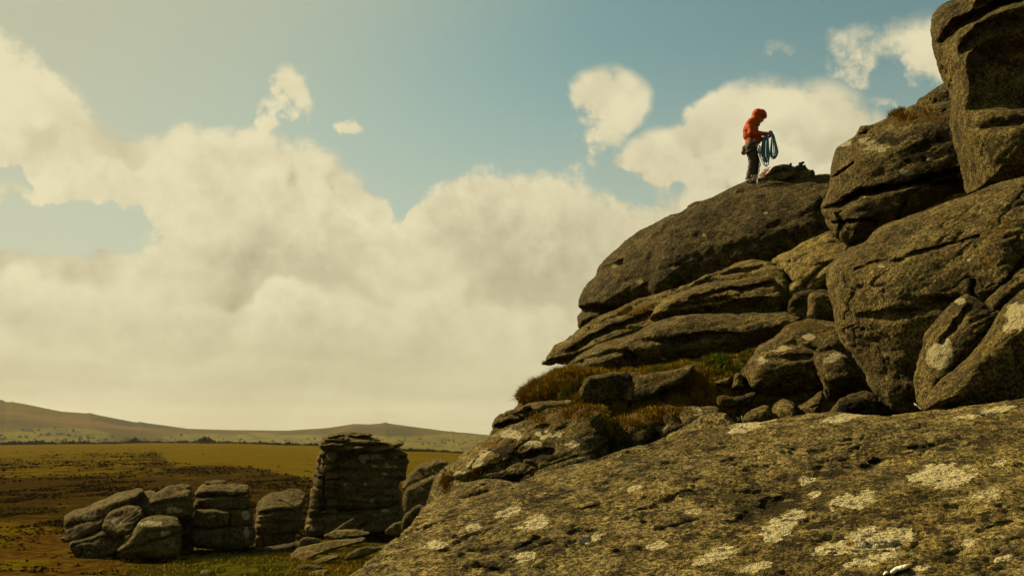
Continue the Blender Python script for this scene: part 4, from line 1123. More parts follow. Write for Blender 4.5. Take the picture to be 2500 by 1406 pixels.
for col_ in (0, 1):
    y = 1102.0
    while y < 1246:
        hh_ = gs.uniform(7, 27)
        t_ = (y - 1102) / 145
        x0 = (779 - 20 * t_ + gs.uniform(-2, 6)) if col_ == 0 else 792 - 4 * t_ + gs.uniform(-1, 8)
        x1 = x0 + (15 + 12 * t_ if col_ == 0 else gs.uniform(20, 34))
        j_ = gs.uniform(-2, 2, 6)
        tpart('block', [(x0 + j_[0], y + hh_ * .5), (x0 + 3, y + 2 + j_[1] * .4), ((x0 + x1) / 2, y + j_[2] * .5), (x1 - 2, y + 2), (x1, y + hh_ * .6), (x1 - 3, y + hh_ + 1), ((x0 + x1) / 2, y + hh_ + 2), (x0 + 2, y + hh_ + 1)],
              54.6 - .25 * col_, (-.4, -.85, .3), .42, 140 + int(y) + col_, R=.16, Tb=.7, p=2.3, tone=.05, vox=1.8, amp=.5)
        y += hh_
for i, (ol, d, T_) in enumerate([
    ([(781, 1088), (786, 1084), (810, 1082), (838, 1085), (830, 1089), (800, 1091)], 54.4, 1.0),
    ([(790, 1074), (800, 1069), (830, 1067), (850, 1071), (830, 1075)], 54.7, 1.0),
    ([(800, 1066), (820, 1061), (842, 1060), (836, 1065), (812, 1068)], 54.9, 1.0),
    ([(846, 1079), (870, 1074), (905, 1075), (930, 1080), (900, 1083), (866, 1083)], 54.5, 1.0),
    ([(890, 1070), (912, 1068), (932, 1073), (920, 1077), (896, 1076)], 54.8, 1.0),
    ([(850, 1062), (872, 1058), (900, 1060), (904, 1064), (870, 1067)], 55.1, 1.0),
    ([(836, 1093), (860, 1088), (890, 1089), (880, 1095), (850, 1097)], 54.3, 1.0),
    ([(958, 1084), (970, 1079), (984, 1081), (980, 1086), (964, 1088)], 54.5, 1.0),
    ([(950, 1104), (966, 1097), (988, 1104), (992, 1112), (970, 1114)], 54.5, 1.0),
    ([(960, 1120), (976, 1113), (996, 1119), (997, 1130), (974, 1132)], 54.5, 1.0),
    ([(782, 1094), (780, 1084), (800, 1078), (880, 1080), (940, 1084), (960, 1092), (930, 1102), (860, 1104), (800, 1100)], 55.2, 1.5),
    ([(784, 1086), (788, 1072), (820, 1066), (880, 1068), (930, 1074), (950, 1084), (900, 1090), (830, 1090)], 55.3, 1.7),
    ([(930, 1092), (940, 1080), (962, 1077), (982, 1081), (984, 1086), (976, 1094), (950, 1100)], 54.9, 1.3),
    ([(786, 1076), (790, 1066), (816, 1059), (860, 1060), (900, 1062), (926, 1070), (900, 1078), (830, 1078)], 55.6, 1.4),
    ([(820, 1064), (836, 1056), (862, 1053), (892, 1056), (910, 1063), (870, 1068)], 55.9, 1.0),
    ([(800, 1096), (806, 1084), (850, 1082), (872, 1092), (850, 1102)], 54.7, 1.2),
    ([(880, 1100), (888, 1086), (920, 1084), (944, 1094), (920, 1106)], 54.7, 1.2)]):
    tpart('cap_plate', ol, d, (-.22, -.8, .5), T_ * .6, 84 + i, R=.22, Tb=1.4, strata=((.12, 0, 1), .22, .09), tone=.12, vox=1.9)
small('boulder', [(984, 1190), (1000, 1154), (1024, 1137), (1060, 1122), (1094, 1124), (1103, 1134), (1100, 1160), (1060, 1172), (1030, 1178), (1000, 1196)], 50.5, (-.35, -.85, .35), .9, 95, 'upper leaning rock behind the stack, above its twin', tone=.0, strata=((.35, 0, .9), .55, .10))
small('boulder', [(986, 1246), (986, 1214), (994, 1192), (1020, 1174), (1056, 1162), (1096, 1160), (1110, 1180), (1080, 1250), (1030, 1262), (1000, 1256)], 49.5, (-.3, -.88, .3), 1.0, 96, 'lower leaning rock between the stack and the mossy boulder', tone=-.05, strata=((.35, 0, .9), .7, .08))
small('boulder', [(978, 1292), (984, 1262), (1010, 1240), (1034, 1236), (1040, 1290), (1000, 1300)], 47.5, (-.1, -1, .1), .5, 97, 'dark squat rock at the foot of the leaning rocks', R=.3, tone=-.3)
for i, (ol, d, n, lab, tn) in enumerate([
    ([(812, 1298), (828, 1284), (852, 1271), (880, 1258), (904, 1251), (908, 1258), (890, 1276), (866, 1294), (838, 1302)], 52.6, (-.25, -.9, .3), 'long slab leaning against the foot of the stack', -.1),
    ([(880, 1298), (896, 1280), (920, 1272), (950, 1264), (972, 1266), (966, 1288), (930, 1298)], 52.0, (-.2, -.9, .3), 'dull squat stone right of the leaning slab', -.2),
    ([(796, 1308), (806, 1300), (832, 1295), (870, 1292), (898, 1297), (896, 1304), (860, 1310), (812, 1315)], 50.0, (-.3, -.75, .55), 'flat pale stone lying before the stack', .3),
    ([(940, 1300), (960, 1278), (1000, 1272), (1030, 1276), (1010, 1298), (970, 1306)], 48.0, (-.2, -.9, .3), 'grey stone half hidden by the slab edge', -.1),
    ([(728, 1336), (732, 1318), (744, 1311), (766, 1311), (780, 1318), (770, 1334), (745, 1340)], 46.5, (-.25, -.9, .3), 'rounded stone at the end of the turf shelf', -.1),
    ([(712, 1366), (714, 1350), (740, 1334), (790, 1322), (850, 1316), (884, 1315), (880, 1324), (830, 1336), (780, 1352), (740, 1372)], 43.5, (-.3, -.6, .7), 'broad flat turf-edged outcrop below the flat pale stone', .25),
    ([(846, 1366), (852, 1354), (872, 1342), (900, 1334), (924, 1336), (910, 1348), (880, 1358)], 41.0, (-.3, -.85, .35), 'small dark ridge of rock in the green turf', -.1),
    ([(918, 1338), (930, 1330), (944, 1328), (948, 1336), (934, 1342)], 41.0, (-.3, -.85, .35), 'little dark stone beside the foreground slab', -.1),
    ([(716, 1396), (724, 1384), (740, 1378), (772, 1379), (790, 1386), (770, 1394), (736, 1400)], 39.0, (-.3, -.85, .4), 'low dark mossy stone in the turf', -.15),
    ([(486, 1404), (490, 1394), (504, 1390), (516, 1398), (510, 1410)], 38.6, (-.3, -.8, .5), 'small pale stone by the edge of the shadow', .3),
    ([(548, 1410), (556, 1400), (568, 1400), (576, 1410)], 38.4, (-.3, -.8, .5), 'tiny brown stone in the shaded turf', 0),
    ([(764, 1372), (800, 1358), (824, 1358), (800, 1368), (772, 1378)], 41.5, (-.3, -.6, .7), 'thin sunlit rock rib flush with the turf', .2),
    ([(736, 1410), (756, 1396), (790, 1390), (800, 1396), (770, 1412)], 38.0, (-.3, -.6, .7), 'thin pale rock edge below the mossy stone', .2),
    ([(168, 1322), (150, 1316), (152, 1312), (168, 1312)], 47.0, (-.3, -.8, .5), 'little flat stone beside the outermost boulder', .1),
]):
    small('stone', ol, d, n, .3, 100 + i, lab, 'stone', R=.16, tone=tn, vox=1.9, amp=.6, Tb=.6, moss=[(ol[0][0] + 30, ol[0][1] - 10, 40, 8, .6)] if i in (5, 6, 8) else ())
print('outcrops', round(time.time() - T0, 1))

# ---------------------------------------------------------------- grassy bank, tussocks, leafy plant
rock('grassy_bank', [(1250, 1010), (1258, 986), (1275, 966), (1300, 952), (1325, 937), (1345, 924), (1380, 910), (1420, 908), (1500, 914), (1650, 898), (1800, 868), (1862, 848), (1910, 880), (1860, 960), (1780, 1005), (1700, 1015), (1560, 1020), (1400, 1015)],
     15.4, n=(-.2, -.62, .75), T=.25, Tb=1.2, R=.3, vox=3.2, at=(1500, 955), seed=41, amp=1.3, moss=[(1550, 940, 600, 200, 1.6)], label='steep mossy bank between the wedge slabs and the lower boulders', kind='structure')
rock('grassy_gap', [(1915, 770), (1925, 722), (1960, 708), (2030, 700), (2050, 740), (2030, 800), (1960, 812)], 18.8, n=(-.1, -.7, .6), T=.2, Tb=.6, R=.2, vox=3, seed=42, amp=1.0, moss=[(1980, 750, 200, 120, 1.6)], label='small mossy hollow under the pale boulder', kind='structure')


def blades(name, spots, keys, L, wd, seed, lab, tint0=.5, tints=.55, mat='grass', up=.8):
    """grass blades rooted on the surfaces named in keys; spots: (u, v, ru, rv, count, tint, length factor)"""
    g = np.random.default_rng(seed)
    X = np.concatenate([ROCKS[k][0] for k in keys]); Nn = np.concatenate([ROCKS[k][1] for k in keys])
    pu = np.concatenate([ROCKS[k][2] for k in keys]); pv = np.concatenate([ROCKS[k][3] for k in keys])
    kd = X - EYE; kd /= np.linalg.norm(kd, axis=1)[:, None]
    vis = ((Nn * kd).sum(1) < .25)
    R_, N_, T_, F_ = [], [], [], []
    for (u, v, ru, rv, cnt, tn, lf) in spots:
        q = ((pu - u) / ru)**2 + ((pv - v) / rv)**2
        idx = np.where((q < 1) & vis)[0]
        if len(idx) == 0: continue
        cl = fbm(X[idx] / .16 + seed, 2)
        w = np.clip(cl + .35, .02, 1)**2 * (1.15 - q[idx]); w /= w.sum()
        ch = g.choice(idx, cnt, p=w)
        R_.append(X[ch] + g.normal(0, .012, (cnt, 3))); N_.append(Nn[ch])
        T_.append(np.clip(tn + tints * fbm(X[ch] / .22 + 3, 2) + g.normal(0, .12, cnt), 0, 1)); F_.append(np.full(cnt, lf))
    P = np.concatenate(R_); Nn = np.concatenate(N_); tt = np.concatenate(T_); lf = np.concatenate(F_)
    n = len(P)
    clump = fbm(P / .12 + 8, 2)
    d = .45 * Nn + np.array([-.10, 0, up]) + g.normal(0, .33, (n, 3))
    d /= np.linalg.norm(d, axis=1)[:, None]
    ln = L * lf * g.uniform(.45, 1.15, n) * (1 + .5 * clump)
    side = np.cross(d, g.normal(size=(n, 3))); side /= np.linalg.norm(side, axis=1)[:, None]
    droop = np.array([0, 0, -1.0]) + g.normal(0, .4, (n, 3))
    mid = P + d * (ln * .55)[:, None]
    tip = P + d * ln[:, None] + droop * (ln * .28)[:, None]
    w2 = wd * g.uniform(.7, 1.3, n)[:, None]
    base = P - Nn * .02
    V = np.stack([base - side * w2, base + side * w2, mid + side * w2 * .7, mid - side * w2 * .7, tip], 1).reshape(-1, 3)
    i = np.arange(n)[:, None] * 5
    me = mesh_np(name, V, [i + np.array([[0, 1, 2, 3]]), i + np.array([[3, 2, 4]])], smooth=False)
    set_attr(me, 'tint', np.repeat(tt, 5))
    return link(name, me, M[mat], kind='stuff', label=lab, cat='grass')


BK = 'steep mossy bank between the wedge slabs and the lower boulders'
QK = 'broad mossy boulder shouldering out behind the foreground slab'
SK = 'dark moss-capped block right of the vertical crack'
blades('grass', [(1600, 888, 170, 26, 5000, .72, .7), (1770, 865, 90, 26, 2500, .85, .7), (1440, 915, 60, 20, 1500, .5, .8), (1500, 925, 120, 26, 3000, .55, .7), (1640, 915, 120, 24, 3000, .6, .7), (1345, 935, 70, 40, 7000, .42, 1.25), (1300, 960, 55, 30, 6000, .32, 1.1), (1390, 935, 40, 40, 2200, .45, 1.0), (1420, 975, 60, 22, 2000, .75, .8), (1500, 960, 90, 40, 4500, .6, .8), (1530, 985, 60, 22, 1600, .9, .9), (1590, 965, 60, 26, 2200, .9, .9), (1700, 940, 110, 40, 6000, .5, .85), (1800, 900, 80, 45, 2600, .85, .8), (1640, 985, 110, 20, 5000, .35, .8), (1770, 960, 60, 40, 1800, .6, .8)],
       [BK], .155, .0046, 51, 'gold and green grass tussocks on the steep bank below the wedge slabs')
blades('grass', [(1420, 1010, 80, 20, 3600, .38, .6), (1340, 1022, 60, 14, 1200, .30, .45), (1165, 1158, 26, 10, 500, .08, .7), (1096, 1180, 18, 36, 900, .10, .9), (1550, 1020, 90, 24, 3600, .36, .7), (1640, 1010, 70, 16, 1600, .25, .6), (1500, 1040, 26, 26, 900, .12, .8)],
       [QK, SK], .085, .0036, 52, 'rusty moss and grass on the lower mossy boulders')
blades('grass', [(1960, 735, 60, 30, 2200, .95, .8), (1990, 770, 60, 30, 1400, .85, .9)], ['small mossy hollow under the pale boulder'], .16, .004, 53, 'bright green grass in the hollow under the pale boulder')
blades('grass', [(2200, 285, 40, 14, 900, .10, .75), (2270, 275, 50, 12, 900, .15, .5)], ['large rounded boulder split by a long fissure, lichen spotted', 'weathered block half hidden behind the overhanging tower'], .20, .004, 54, 'tawny grass tuft on the crest of the fissured boulder')
blades('grass', [(1545, 762, 40, 8, 700, .22, .7), (1600, 770, 30, 8, 300, .25, .6)], ['long wedge slab with a beak-like tip over the drop'], .13, .004, 55, 'dry grass fringe along the crack of the long wedge slab')

# turf in front of the low outcrops
g7 = np.random.default_rng(77)
N = 26000
uu = g7.uniform(180, 1000, N); vv = 1312 + 110 * g7.uniform(0, 1, N)
P = ground_hit(uu, vv)
h, r, gr = region_fields(uu, vv)
keep = (gr > g7.uniform(.02, .9, N)) & (fbm(P / 1.2, 2) > -.25)
P = P[keep]
n = len(P)
d = np.c_[g7.normal(0, .45, (n, 2)), np.ones(n)]; d /= np.linalg.norm(d, axis=1)[:, None]
ln = g7.uniform(.05, .14, n)
sd = np.cross(d, g7.normal(size=(n, 3))); sd /= np.linalg.norm(sd, axis=1)[:, None]
V = np.stack([P - sd * .03, P + sd * .03, P + d * ln[:, None]], 1).reshape(-1, 3)
me = mesh_np('grass', V, np.arange(3 * n).reshape(-1, 3), smooth=False)
set_attr(me, 'tint', np.repeat(np.clip(.62 + .4 * fbm(P / 2.0, 2) + g7.normal(0, .1, n), 0, 1), 3))
link('grass', me, M['grass'], kind='stuff', label='short green turf before the low outcrops', cat='grass')

simple('leaf', (.030, .048, .010), .55, .4, 30)
simple('leaf_pale', (.16, .17, .07), .5, .3, 30)
pb = px_at(1812, 1030, 12.3)
plant = empty('leafy_plant', pb, 'small dark green leafy plant in the gully behind the slab', 'plant')
gp = np.random.default_rng(9)
for i in range(20):
    a = gp.uniform(0, 6.28); el_ = gp.uniform(.3, 1.3); L = gp.uniform(.09, .19)
    d = np.array([math.cos(a) * math.cos(el_), math.sin(a) * math.cos(el_), math.sin(el_)])
    s_ = np.cross(d, [0, 0, 1]); s_ /= np.linalg.norm(s_) + 1e-6
    nn = np.cross(s_, d)
    V, Fq = [], []
    for k, (t, w_) in enumerate([(0, .004), (.45, .006), (.6, .024), (.8, .03), (1.0, .004)]):
        c_ = d * L * t + np.array([0, 0, -.05]) * t * t
        V += [c_ - s_ * w_, c_ + nn * (.006 if w_ > .01 else 0), c_ + s_ * w_]
        if k: Fq += [(3 * k - 3, 3 * k - 2, 3 * k + 1, 3 * k), (3 * k - 2, 3 * k - 1, 3 * k + 2, 3 * k + 1)]
    link('leaf', mesh_np('leaf', np.array(V), np.array(Fq)), M['leaf_pale'] if i in (3, 11) else M['leaf'], plant)

# ---------------------------------------------------------------- the climber
simple('jacket', (.34, .052, .0025), .7, .16, 14, bump=.004, spec=.08)
simple('trousers', (.046, .035, .014), .85, .25, 18, bump=.006)
simple('skin', (.30, .15, .085), .55, .1, 30)
simple('shoe', (.030, .024, .018), .7, .3, 30)
simple('webbing', (.022, .020, .018), .75, .3, 40)
simple('metal', (.30, .28, .23), .38, .1, 20, metal=1.0)
simple('blue_rope', (.055, .220, .250), .6, .3, 60)
simple('orange_rope', (.40, .085, .030), .65, .35, 50)
simple('pale_cord', (.50, .48, .33), .6, .2, 50)
simple('chalk_bag', (.22, .085, .030), .85, .3, 20)
simple('black_nylon', (.016, .015, .014), .7, .4, 25, bump=.004)
simple('white_scrap', (.55, .50, .36), .6, .15, 40)
simple('eye_dark', (.02, .015, .012), .3, .1, 10)

SX, SN, su_, sv_ = ROCKS['great dark domed granite slab under the climber']
near = np.where(np.abs(su_ - 1832) < 14)[0]
crest = near[np.argmin(sv_[near])]
CD = float((SX[crest] - EYE) @ FW) - .22           # distance of the climber: just this side of the crest
ZP = CD / FPX / 5.623                              # metres per pixel of the close-up the pose was read from
org = px_at(1750 + 450 / 5.623, 220 + 1288 / 5.623, CD)
rs_ = SX[(np.abs(SX[:, 0] - org[0]) < .12) & (np.abs(SX[:, 1] - org[1]) < .25)]
FLOOR = 0.0


def J(x, y, dep=0.0):
    return np.array([(x - 450) * ZP, dep, (1288 - y) * ZP])


class Sdf:
    def __init__(s, lo, hi, h):
        s.lo, s.h = np.array(lo, float), h
        s.n = ((np.array(hi) - s.lo) / h).astype(int) + 1
        s.F = np.full(s.n, 9.0, np.float32)
        s.ax = [s.lo[i] + h * np.arange(s.n[i]) for i in range(3)]

    def cone(s, a, b, ra, rb, k=.03, ys=1.0, sub=False):
        a, b = np.array(a, float), np.array(b, float)
        m = max(ra, rb) / min(ys, 1) + k + 3 * s.h
        sl = []
        for i in range(3):
            i0 = max(0, int((min(a[i], b[i]) - m - s.lo[i]) / s.h)); i1 = min(s.n[i], int((max(a[i], b[i]) + m - s.lo[i]) / s.h) + 2)
            if i1 <= i0: return
            sl.append(slice(i0, i1))
        X, Y, Z = np.meshgrid(s.ax[0][sl[0]], s.ax[1][sl[1]], s.ax[2][sl[2]], indexing='ij')
        d = b - a
        q = np.stack([X - a[0], (Y - a[1]), Z - a[2]], -1)
        sc = np.array([1, ys, 1])
        dd = d * sc; qq = q * sc
        t = np.clip((qq @ dd) / (dd @ dd + 1e-9), 0, 1)
        dist = np.linalg.norm(qq - t[..., None] * dd, axis=-1) - (ra + t * (rb - ra))
        old = s.F[tuple(sl)]
        if sub:
            s.F[tuple(sl)] = np.maximum(old, -dist)
        else:
            hh = np.clip(.5 + .5 * (old - dist) / k, 0, 1)
            s.F[tuple(sl)] = np.where(old > 5, dist, old + (dist - old) * hh - k * hh * (1 - hh))

    def mesh(s, name, mat, parent, folds=0.0, fs=.07, seed=0):
        V, Q = surface_net(-s.F, s.lo, s.h)
        me = mesh_np(name, V, Q)
        if folds:
            N = vert_normals(me)
            V = V + N * (folds * fbm(V * [1, 1, 1.6] / fs + seed, 3))[:, None]
            me.vertices.foreach_set('co', V.astype(np.float32).ravel()); me.update()
        return link(name, me, mat, parent)


person = empty('person', org, 'person in an orange hooded jacket coiling a blue rope on the summit slab', 'person')
lo, hi = (-.35, -.40, -.08), (.62, .42, 1.86)
nh, nk, na_ = J(462, 795, -.085), J(486, 1000, -.105), J(428, 1235, -.11)
fh, fk, fa = J(515, 795, .085), J(572, 1000, .10), J(540, 1205, .11)
nsh, nel, nwr = J(468, 452, -.185), J(468, 612, -.225), J(690, 598, -.10)
fsh, fel, fwr = J(498, 452, .175), J(560, 640, .225), J(705, 632, .07)
nhd, fhd = J(745, 592, -.055), J(752, 612, .035)
b = Sdf(lo, hi, .0085)                             # the body: one continuous figure
b.cone(J(500, 480), J(492, 640), .115, .105, .05, .78); b.cone(J(492, 640), J(485, 770), .105, .125, .05, .8)
b.cone(J(520, 420), J(590, 360), .055, .055, .03)
b.cone(J(622, 300), J(640, 330), .098, .095, .03, 1.15); b.cone(J(640, 335), J(610, 398), .082, .055, .03, 1.1)
b.cone(J(604, 408), J(602, 418), .036, .030, .02)                      # jaw and chin
b.cone(J(668, 372), J(664, 398), .012, .017, .012)                     # nose
b.cone(J(640, 412), J(636, 416), .017, .017, .012)                     # lips
b.cone(J(672, 352, -.035), J(672, 352, .035), .018, .018, .015)        # brow
for s_ in (-1, 1): b.cone(J(600, 345, .09 * s_), J(596, 372, .088 * s_), .016, .012, .01)   # ears
for sh, el_, wr, hd in ((nsh, nel, nwr, nhd), (fsh, fel, fwr, fhd)):
    b.cone(sh, el_, .055, .044, .04); b.cone(el_, wr, .044, .030, .03)
    b.cone(wr, hd, .028, .034, .02)
    fw = hd - wr; fw /= np.linalg.norm(fw)
    sd_ = np.array([0, 1.0, 0])
    for k_, (off, ln_) in enumerate([(-.030, .070), (-.010, .080), (.010, .076), (.030, .060)]):     # fingers closing on the coil
        p0 = hd + sd_ * off * .9 + np.array([0, 0, .012]); p1 = p0 + fw * ln_ * .5 + np.array([0, 0, .006]); p2 = p1 + fw * ln_ * .22 + np.array([0, 0, -ln_ * .36]); p3 = p2 + fw * -ln_ * .2 + np.array([0, 0, -ln_ * .24])
        b.cone(p0, p1, .0105, .0098, .006); b.cone(p1, p2, .0098, .009, .005); b.cone(p2, p3, .009, .008, .005)
    t0 = wr + (hd - wr) * .45 + np.array([0, 0, .022]); t1 = t0 + fw * .035 + np.array([0, -.012, .016]); t2 = t1 + fw * .032 + np.array([0, .006, -.010])
    b.cone(t0, t1, .013, .011, .01); b.cone(t1, t2, .011, .009, .006)
for hp, kn, an in ((nh, nk, na_), (fh, fk, fa)):
    b.cone(hp, kn, .082, .056, .05); b.cone(kn, an, .056, .038, .03)
    b.cone(an, an + np.array([.02, 0, -.045]), .036, .034, .02)
b.mesh('body', M['skin'], person)
for s_ in (-1, 1):
    e_ = Sdf(J(655, 372, .032 * s_) - .03, J(655, 372, .032 * s_) + .03, .004)
    e_.cone(J(662, 372, .032 * s_), J(662, 372, .032 * s_), .012, .012)
    e_.mesh('eye', M['eye_dark'], person)

j = Sdf(lo, hi, .0085)
j.cone(J(505, 478), J(500, 590), .150, .142, .06, .80); j.cone(J(500, 590), J(500, 690), .142, .128, .05, .80)
j.cone(J(495, 690), J(488, 738), .130, .138, .03, .80)
j.cone(J(490, 447, -.15), J(490, 447, .15), .095, .095, .06)
j.cone(J(455, 520, -.03), J(455, 600, .03), .11, .10, .06, .7)
j.cone(J(585, 640), J(588, 690), .085, .06, .05, .75)
for sh, el_, wr in ((nsh, nel, nwr), (fsh, fel, fwr)):
    j.cone(sh, el_, .084, .070, .04); j.cone(el_, wr, .068, .048, .03)
    j.cone(el_ + np.array([0, 0, -.012]), el_, .072, .07, .03)
hood = Sdf(lo, hi, .0085)
hood.cone(J(598, 296), J(650, 306), .128, .118, .05, 1.02)
hood.cone(J(650, 290), J(706, 338), .085, .022, .04, .72)                 # peak
hood.cone(J(590, 320), J(560, 380), .112, .098, .05, .95)
hood.cone(J(560, 380), J(515, 415), .098, .11, .05, .8)
hood.cone(J(568, 400), J(590, 440), .075, .06, .04, .8)
hood.cone(J(720, 405), J(660, 395), .085, .058, .01, .85, sub=True)       # face opening
hood.cone(J(650, 420), J(625, 425), .050, .035, .01, .85, sub=True)
jk = j.mesh('jacket', M['jacket'], person, .010, .075, 3)
hood.mesh('hood', M['jacket'], jk, .005, .06, 5)
tr = Sdf(lo, hi, .0085)
tr.cone(J(482, 735), J(488, 790), .122, .130, .05, .8)
for hp, kn, an in ((nh, nk, na_), (fh, fk, fa)):
    tr.cone(hp, kn, .112, .084, .05); tr.cone(kn, an, .082, .074, .03); tr.cone(an, an + np.array([.01, 0, -.03]), .072, .068, .02)
tr.mesh('trousers', M['trousers'], person, .013, .085, 9)
for an in (na_, fa):
    s2 = Sdf(an - [.16, .12, .16], an + [.26, .12, .06], .0085)
    s2.cone(an + [-.03, 0, -.05], an + [.03, 0, -.055], .042, .046, .03); s2.cone(an + [.0, 0, -.062], an + [.13, 0, -.066], .040, .032, .03, .9)
    s2.mesh('shoe', M['shoe'], person)


def tube(path, r, sides=6, closed=False):
    P = np.asarray(path, float); n = len(P)
    Tn = np.roll(P, -1, 0) - np.roll(P, 1, 0)
    if not closed: Tn[0] = P[1] - P[0]; Tn[-1] = P[-1] - P[-2]
    Tn /= np.linalg.norm(Tn, axis=1)[:, None] + 1e-9
    ref = np.array([.31, .87, .38])
    A = np.cross(Tn, ref); A /= np.linalg.norm(A, axis=1)[:, None] + 1e-9
    B = np.cross(Tn, A)
    th = np.arange(sides) * 2 * math.pi / sides
    V = (P[:, None, :] + r * (np.cos(th)[None, :, None] * A[:, None, :] + np.sin(th)[None, :, None] * B[:, None, :])).reshape(-1, 3)
    i = np.arange(n if closed else n - 1)[:, None]; k_ = np.arange(sides)[None, :]
    i2 = (i + 1) % n; k2 = (k_ + 1) % sides
    return V, np.stack([i * sides + k_, i * sides + k2, i2 * sides + k2, i2 * sides + k_], -1).reshape(-1, 4)


def join(parts):
    Vs, Fs, o_ = [], [], 0
    for V, F_ in parts:
        Vs.append(V); Fs.append(F_ + o_); o_ += len(V)
    return np.concatenate(Vs), np.concatenate(Fs)


def spline(pts, n=6, closed=False):
    P = np.asarray(pts, float)
    if closed: return catmull(P, n)
    P = np.vstack([2 * P[0] - P[1], P, 2 * P[-1] - P[-2]])
    out = []
    t = np.linspace(0, 1, n, endpoint=False)[:, None]
    for i in range(1, len(P) - 2):
        p0, p1, p2, p3 = P[i - 1:i + 3]
        out.append(.5 * (2 * p1 + (p2 - p0) * t + (2 * p0 - 5 * p1 + 4 * p2 - p3) * t**2 + (3 * p1 - p0 - 3 * p2 + p3) * t**3))
    out.append(P[-2][None])
    return np.concatenate(out)


# harness with its belt, leg loops, gear and chalk bag
def ring(c, rx, ry, tilt, r, n=28):
    a = np.linspace(0, 2 * math.pi, n, endpoint=False)
    p = np.stack([rx * np.cos(a), ry * np.sin(a), tilt * np.cos(a)], 1) + c
    return tube(p, r, 7, True)


hb = link('harness', mesh_np('harness', *ring(J(487, 742), .150, .178, .03, .021)), M['webbing'], person)
for hp, kn in ((nh, nk), (fh, fk)):
    link('leg_loop', mesh_np('leg_loop', *ring(hp + (kn - hp) * .25, .118, .118, .035, .017)), M['webbing'], hb)
gq = np.random.default_rng(21)
for i, (x, y, dep) in enumerate([(455, 690, -.16), (470, 705, -.17), (486, 690, -.17), (500, 712, -.17), (520, 700, -.16), (478, 735, -.17), (570, 790, -.13), (585, 810, -.11), (600, 790, -.08), (575, 850, -.13), (590, 880, -.12), (570, 905, -.13), (600, 845, -.09), (545, 770, -.15)]):
    c_ = J(x, y, dep); hh_ = .05; ww_ = .022; ro = gq.uniform(-.5, .5)
    a = np.linspace(0, 2 * math.pi, 14, endpoint=False)
    p = np.stack([ww_ * np.cos(a) * np.cos(ro) - hh_ * np.sin(a) * math.sin(ro * .6), .008 * np.cos(a), hh_ * np.sin(a)], 1) + c_
    link('carabiner', mesh_np('carabiner', *tube(p, .0058, 6, True)), M['metal'] if i % 3 != 2 else M['webbing'], hb)
cb = Sdf(J(330, 900) - [0, .1, 0], J(430, 740) + [0, .1, 0], .008)
cb.cone(J(392, 775), J(384, 850), .045, .052, .02); cb.cone(J(384, 850), J(360, 840), .04, .02, .02)
cb.mesh('chalk_bag', M['chalk_bag'], hb, .006, .04, 2)
link('belay_loop', mesh_np('belay_loop', *tube(spline([J(600, 740, 0), J(625, 790, 0), J(610, 850, 0), J(595, 800, 0), J(600, 740, 0)], 6), .007, 6)), M['webbing'], hb)

# the rope coil in the hands
gr_ = np.random.default_rng(31)
parts = []
for i in range(20):        # lap hanging towards the body
    o1, o2 = np.sort(gr_.uniform(-1, 1, 2)); dp = gr_.uniform(-.05, .05)
    if o2 - o1 < .5: o1, o2 = o1 - .3, o2 + .3
    bt = gr_.choice([1045, 1015, 990, 960, 935]) + gr_.uniform(-14, 14)
    cx = 660
    parts.append(tube(spline([J(738, 562, -.06 + dp * .3), J(706, 590, -.09 + dp * .3), J(676 + 32 * o1, 680, -.10 + dp), J(662 + 48 * o1, 820, -.10 + dp), J(655 + 62 * o1, min(920, bt - 70), -.10 + dp), J(668 + 34 * o1, bt - 22, -.10 + dp), J(670, bt, -.10 + dp * .5),
                              J(672 + 34 * o2, bt - 24, -.10 - dp * .4), J(660 + 58 * o2, min(915, bt - 75), -.10 - dp), J(664 + 48 * o2, 800, -.10 - dp), J(680 + 30 * o2, 680, -.10 - dp), J(712, 596, -.08), J(745, 560, -.05 - dp * .3)], 5), .0064, 6))
for i in range(16):        # lap hanging outside the hand
    o1, o2 = np.sort(gr_.uniform(-1, 1, 2)); dp = gr_.uniform(-.05, .05)
    if o2 - o1 < .5: o1, o2 = o1 - .3, o2 + .3
    bt = gr_.choice([935, 915, 890, 870]) + gr_.uniform(-10, 10)
    parts.append(tube(spline([J(732, 560 + 10 * dp, -.05 + dp), J(762, 552, -.04 + dp), J(784 + 12 * o1, 590, -.04 + dp), J(790 + 26 * o1, 690, -.04 + dp), J(794 + 46 * o1, 800, -.04 + dp), J(795 + 50 * o1, bt - 60, -.04 + dp), J(794 + 28 * o1, bt - 8, -.04 + dp), J(794, bt, -.04),
                              J(796 + 30 * o2, bt - 10, -.04 - dp), J(796 + 50 * o2, bt - 64, -.04 - dp), J(796 + 46 * o2, 800, -.04 - dp), J(792 + 28 * o2, 690, -.04 - dp), J(788 + 14 * o2, 600, -.04), J(764, 556, -.04 - dp), J(735, 566, -.05 - dp)], 5), .0064, 6))
V, F_ = join(parts)
link('rope_coil', mesh_np('rope_coil', V + org, F_), M['blue_rope'], None, 'blue climbing rope lapped in two hanging bights over the hands', 'rope')

